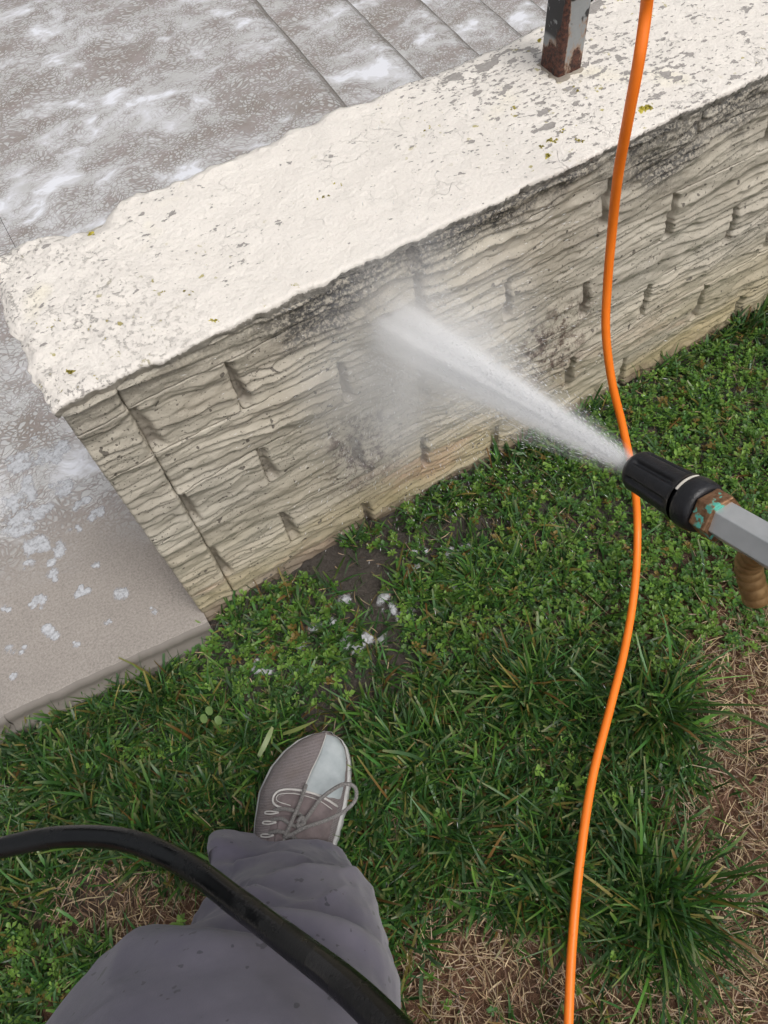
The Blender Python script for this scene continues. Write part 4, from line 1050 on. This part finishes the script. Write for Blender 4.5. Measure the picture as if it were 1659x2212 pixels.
line_on([(0.93, 0.205), (0.5, 0.212), (0.0, 0.214), (-0.35, 0.211), (-0.50, 0.203), (-0.48, 0.193), (-0.30, 0.188), (0.0, 0.186)], 0.0015, 'piping', M_trim, 0.0024)
line_on([(0.85, 0.199), (0.5, 0.206), (0.0, 0.2085), (-0.34, 0.2055), (-0.43, 0.2005), (-0.36, 0.195), (-0.05, 0.192)], 0.0006, 'piping', M_trim, 0.0024)
line_on([(0.13, 0.214), (0.14, 0.24), (0.17, 0.27), (0.13, 0.294), (0.05, 0.301)], 0.0007, 'seam', M_trim, 0.0016)
for yv in (0.179, 0.166, 0.150, 0.135):
    q = [(-0.60, yv + 0.0016), (-0.45, yv + 0.0022), (-0.28, yv + 0.0018), (-0.45, yv - 0.0014), (-0.60, yv - 0.0016), (-0.635, yv), (-0.60, yv + 0.0016)]
    line_on(q, 0.0010, 'eyelet', M_trim, 0.0022)
sp('tongue', *panel([(0.08, -0.30, 0.35), (0.13, -0.28, 0.34), (0.17, -0.26, 0.30), (0.184, -0.2, 0.26)], 0.0042), M_tongue)
line_on([(0.10, 0.182), (0.06, 0.165), (0.02, 0.145), (0.0, 0.12)], 0.0016, 'tongue_stripe', M_trim, 0.0046)
# laces: crossings over the tongue, a loop and a free end
def lace(pts, r=0.0019):
    q = catmull(np.array(pts), 60); V, F = tube(q, r, 8); return sp('lace', V, F, M_lace)
def L(v, y, o): return shoe_pt(np.array(v), np.array(y), o)
for i, yv in enumerate((0.183, 0.170, 0.154)):
    lace([L(-0.40, yv, 0.002), L(-0.15, yv + 0.003, 0.007), L(0.1, yv + 0.002 * (-1) ** i, 0.0075), L(0.35, yv - 0.004, 0.006)], 0.0026)
lace([L(0.02, 0.150, 0.008), L(0.12, 0.172, 0.011), L(0.17, 0.195, 0.010), L(0.16, 0.222, 0.005)], 0.0025)
lace([L(0.05, 0.150, 0.009), L(0.45, 0.166, 0.016), L(0.85, 0.180, 0.030), np.array([0.070, 0.195, 0.090]), np.array([0.0815, 0.212, 0.088]), np.array([0.0770, 0.227, 0.088]), np.array([0.060, 0.227, 0.088]), L(0.62, 0.208, 0.016), L(0.46, 0.185, 0.012), L(0.32, 0.166, 0.010)], 0.0026)
lace([L(0.25, 0.172, 0.010), L(0.33, 0.178, 0.014), L(0.40, 0.172, 0.011), L(0.33, 0.165, 0.010), L(0.25, 0.170, 0.010)], 0.0030)

# trouser leg
cr = ROT[:, 0]
stn = [((612, 1874, 1.030), 0.084, 0.048), ((616, 1904, 0.985), 0.084, 0.053), ((630, 1966, 0.90), 0.089, 0.062), ((634, 2042, 0.80), 0.097, 0.074), ((606, 2150, 0.70), 0.108, 0.086), ((494, 2342, 0.585), 0.145, 0.114), ((468, 2560, 0.49), 0.148, 0.122), ((460, 2900, 0.40), 0.140, 0.122), ((440, 3700, 0.28), 0.135, 0.125)]
ctr = np.array([far(*s[0]) for s in stn]); n1, n2 = 230, 200
Cc = catmull(np.column_stack([ctr, [s[1] for s in stn], [s[2] for s in stn]]), n1)
path, ra, rb = Cc[:, :3], Cc[:, 3], Cc[:, 4]
T = np.gradient(path, axis=0); T /= np.linalg.norm(T, axis=1)[:, None]
E1 = cr[None, :] - (T @ cr)[:, None] * T; E1 /= np.linalg.norm(E1, axis=1)[:, None]
E2 = np.cross(T, E1); sgn = np.sign((E2 @ ROT[:, 1]).mean()); E2 *= sgn          # E2 points to the front of the shin
th = np.arange(n2) / n2 * 2 * np.pi
arc = np.concatenate([[0], np.cumsum(np.linalg.norm(np.diff(path, axis=0), axis=1))])
TH, S = np.meshgrid(th, arc, indexing='xy')
cx, cy = np.cos(TH), np.sin(TH)
def fold(s0, slope, amp, w, t0=math.pi / 2, tw=1.1):
    """a soft crease that runs round the front of the leg, rising to one side"""
    c = S - (s0 + slope * np.sin(TH - t0)); e = np.exp(-((np.angle(np.exp(1j * (TH - t0)))) / tw) ** 2)
    u = c / w
    return amp * e * (np.exp(-u ** 2) - 0.9 * np.exp(-((u + 1.3) / 0.9) ** 2))
d = fold(0.12, -0.09, 0.011, 0.022, 2.2, 0.8) + fold(0.22, 0.07, 0.010, 0.026, 1.1, 0.8) + fold(0.30, -0.06, 0.012, 0.024, 2.3, 1.0) + fold(0.38, 0.05, 0.011, 0.028, 1.2, 0.8) + fold(0.055, 0.03, 0.006, 0.016, 1.0, 0.7) + fold(0.46, -0.05, 0.010, 0.03, 1.9, 1.2) + fold(0.15, 0.02, 0.003, 0.016, 0.6, 0.7)
d = d + 0.006 * fbm(cx * 1.6 + 3, cy * 1.6, S * 5, 301, 3)
rdg = 1 - np.abs(fbm(cx * 1.3 + S * 9, cy * 1.3 - S * 3, S * 5, 305, 2)) * 2.2          # sharp thin creases
d = d + 0.0045 * np.clip(rdg, 0, 1) ** 3 * sstep(-0.3, 0.3, fbm(cx * 1.1, cy * 1.1, S * 4, 309, 2)) + 0.0012 * fbm(cx * 9, cy * 9, S * 40, 307, 2)
hem = sstep(0.05, 0.0, S)
d = d + 0.040 * sstep(0.105, 0.035, S) * np.exp(-((TH - 2.50) / 0.33) ** 2) + 0.003 * hem * np.cos(3 * TH + 0.6)
bul = 0.020 * np.exp(-((S - 0.40) / 0.06) ** 2) * np.exp(-((np.angle(np.exp(1j * (TH - 2.7)))) / 0.7) ** 2)
R1, R2 = ra[:, None] + d, rb[:, None] + d
V = path[:, None, :] + (R1 * cx)[..., None] * E1[:, None, :] + (R2 * cy)[..., None] * E2[:, None, :]
# hem: turned edge with a little thickness
inner = path[0] + ((R1[0] - 0.003) * np.cos(th))[:, None] * E1[0] + ((R2[0] - 0.003) * np.sin(th))[:, None] * E2[0] + T[0] * 0.004
inner2 = inner + T[0] * 0.05
V = np.vstack([inner2, inner, V.reshape(-1, 3)])
V = np.vstack([V, V[-n2:].mean(0, keepdims=True)]); nt_ = (n1 + 1) * n2
top_ = [(nt_ + j, nt_ + (j + 1) % n2, len(V) - 1) for j in range(n2)]
o = mesh_obj('trousers', V, [tuple(f) for f in grid_faces(n1 + 2, n2, True)] + top_, M_trous, person); o.matrix_parent_inverse = pinv
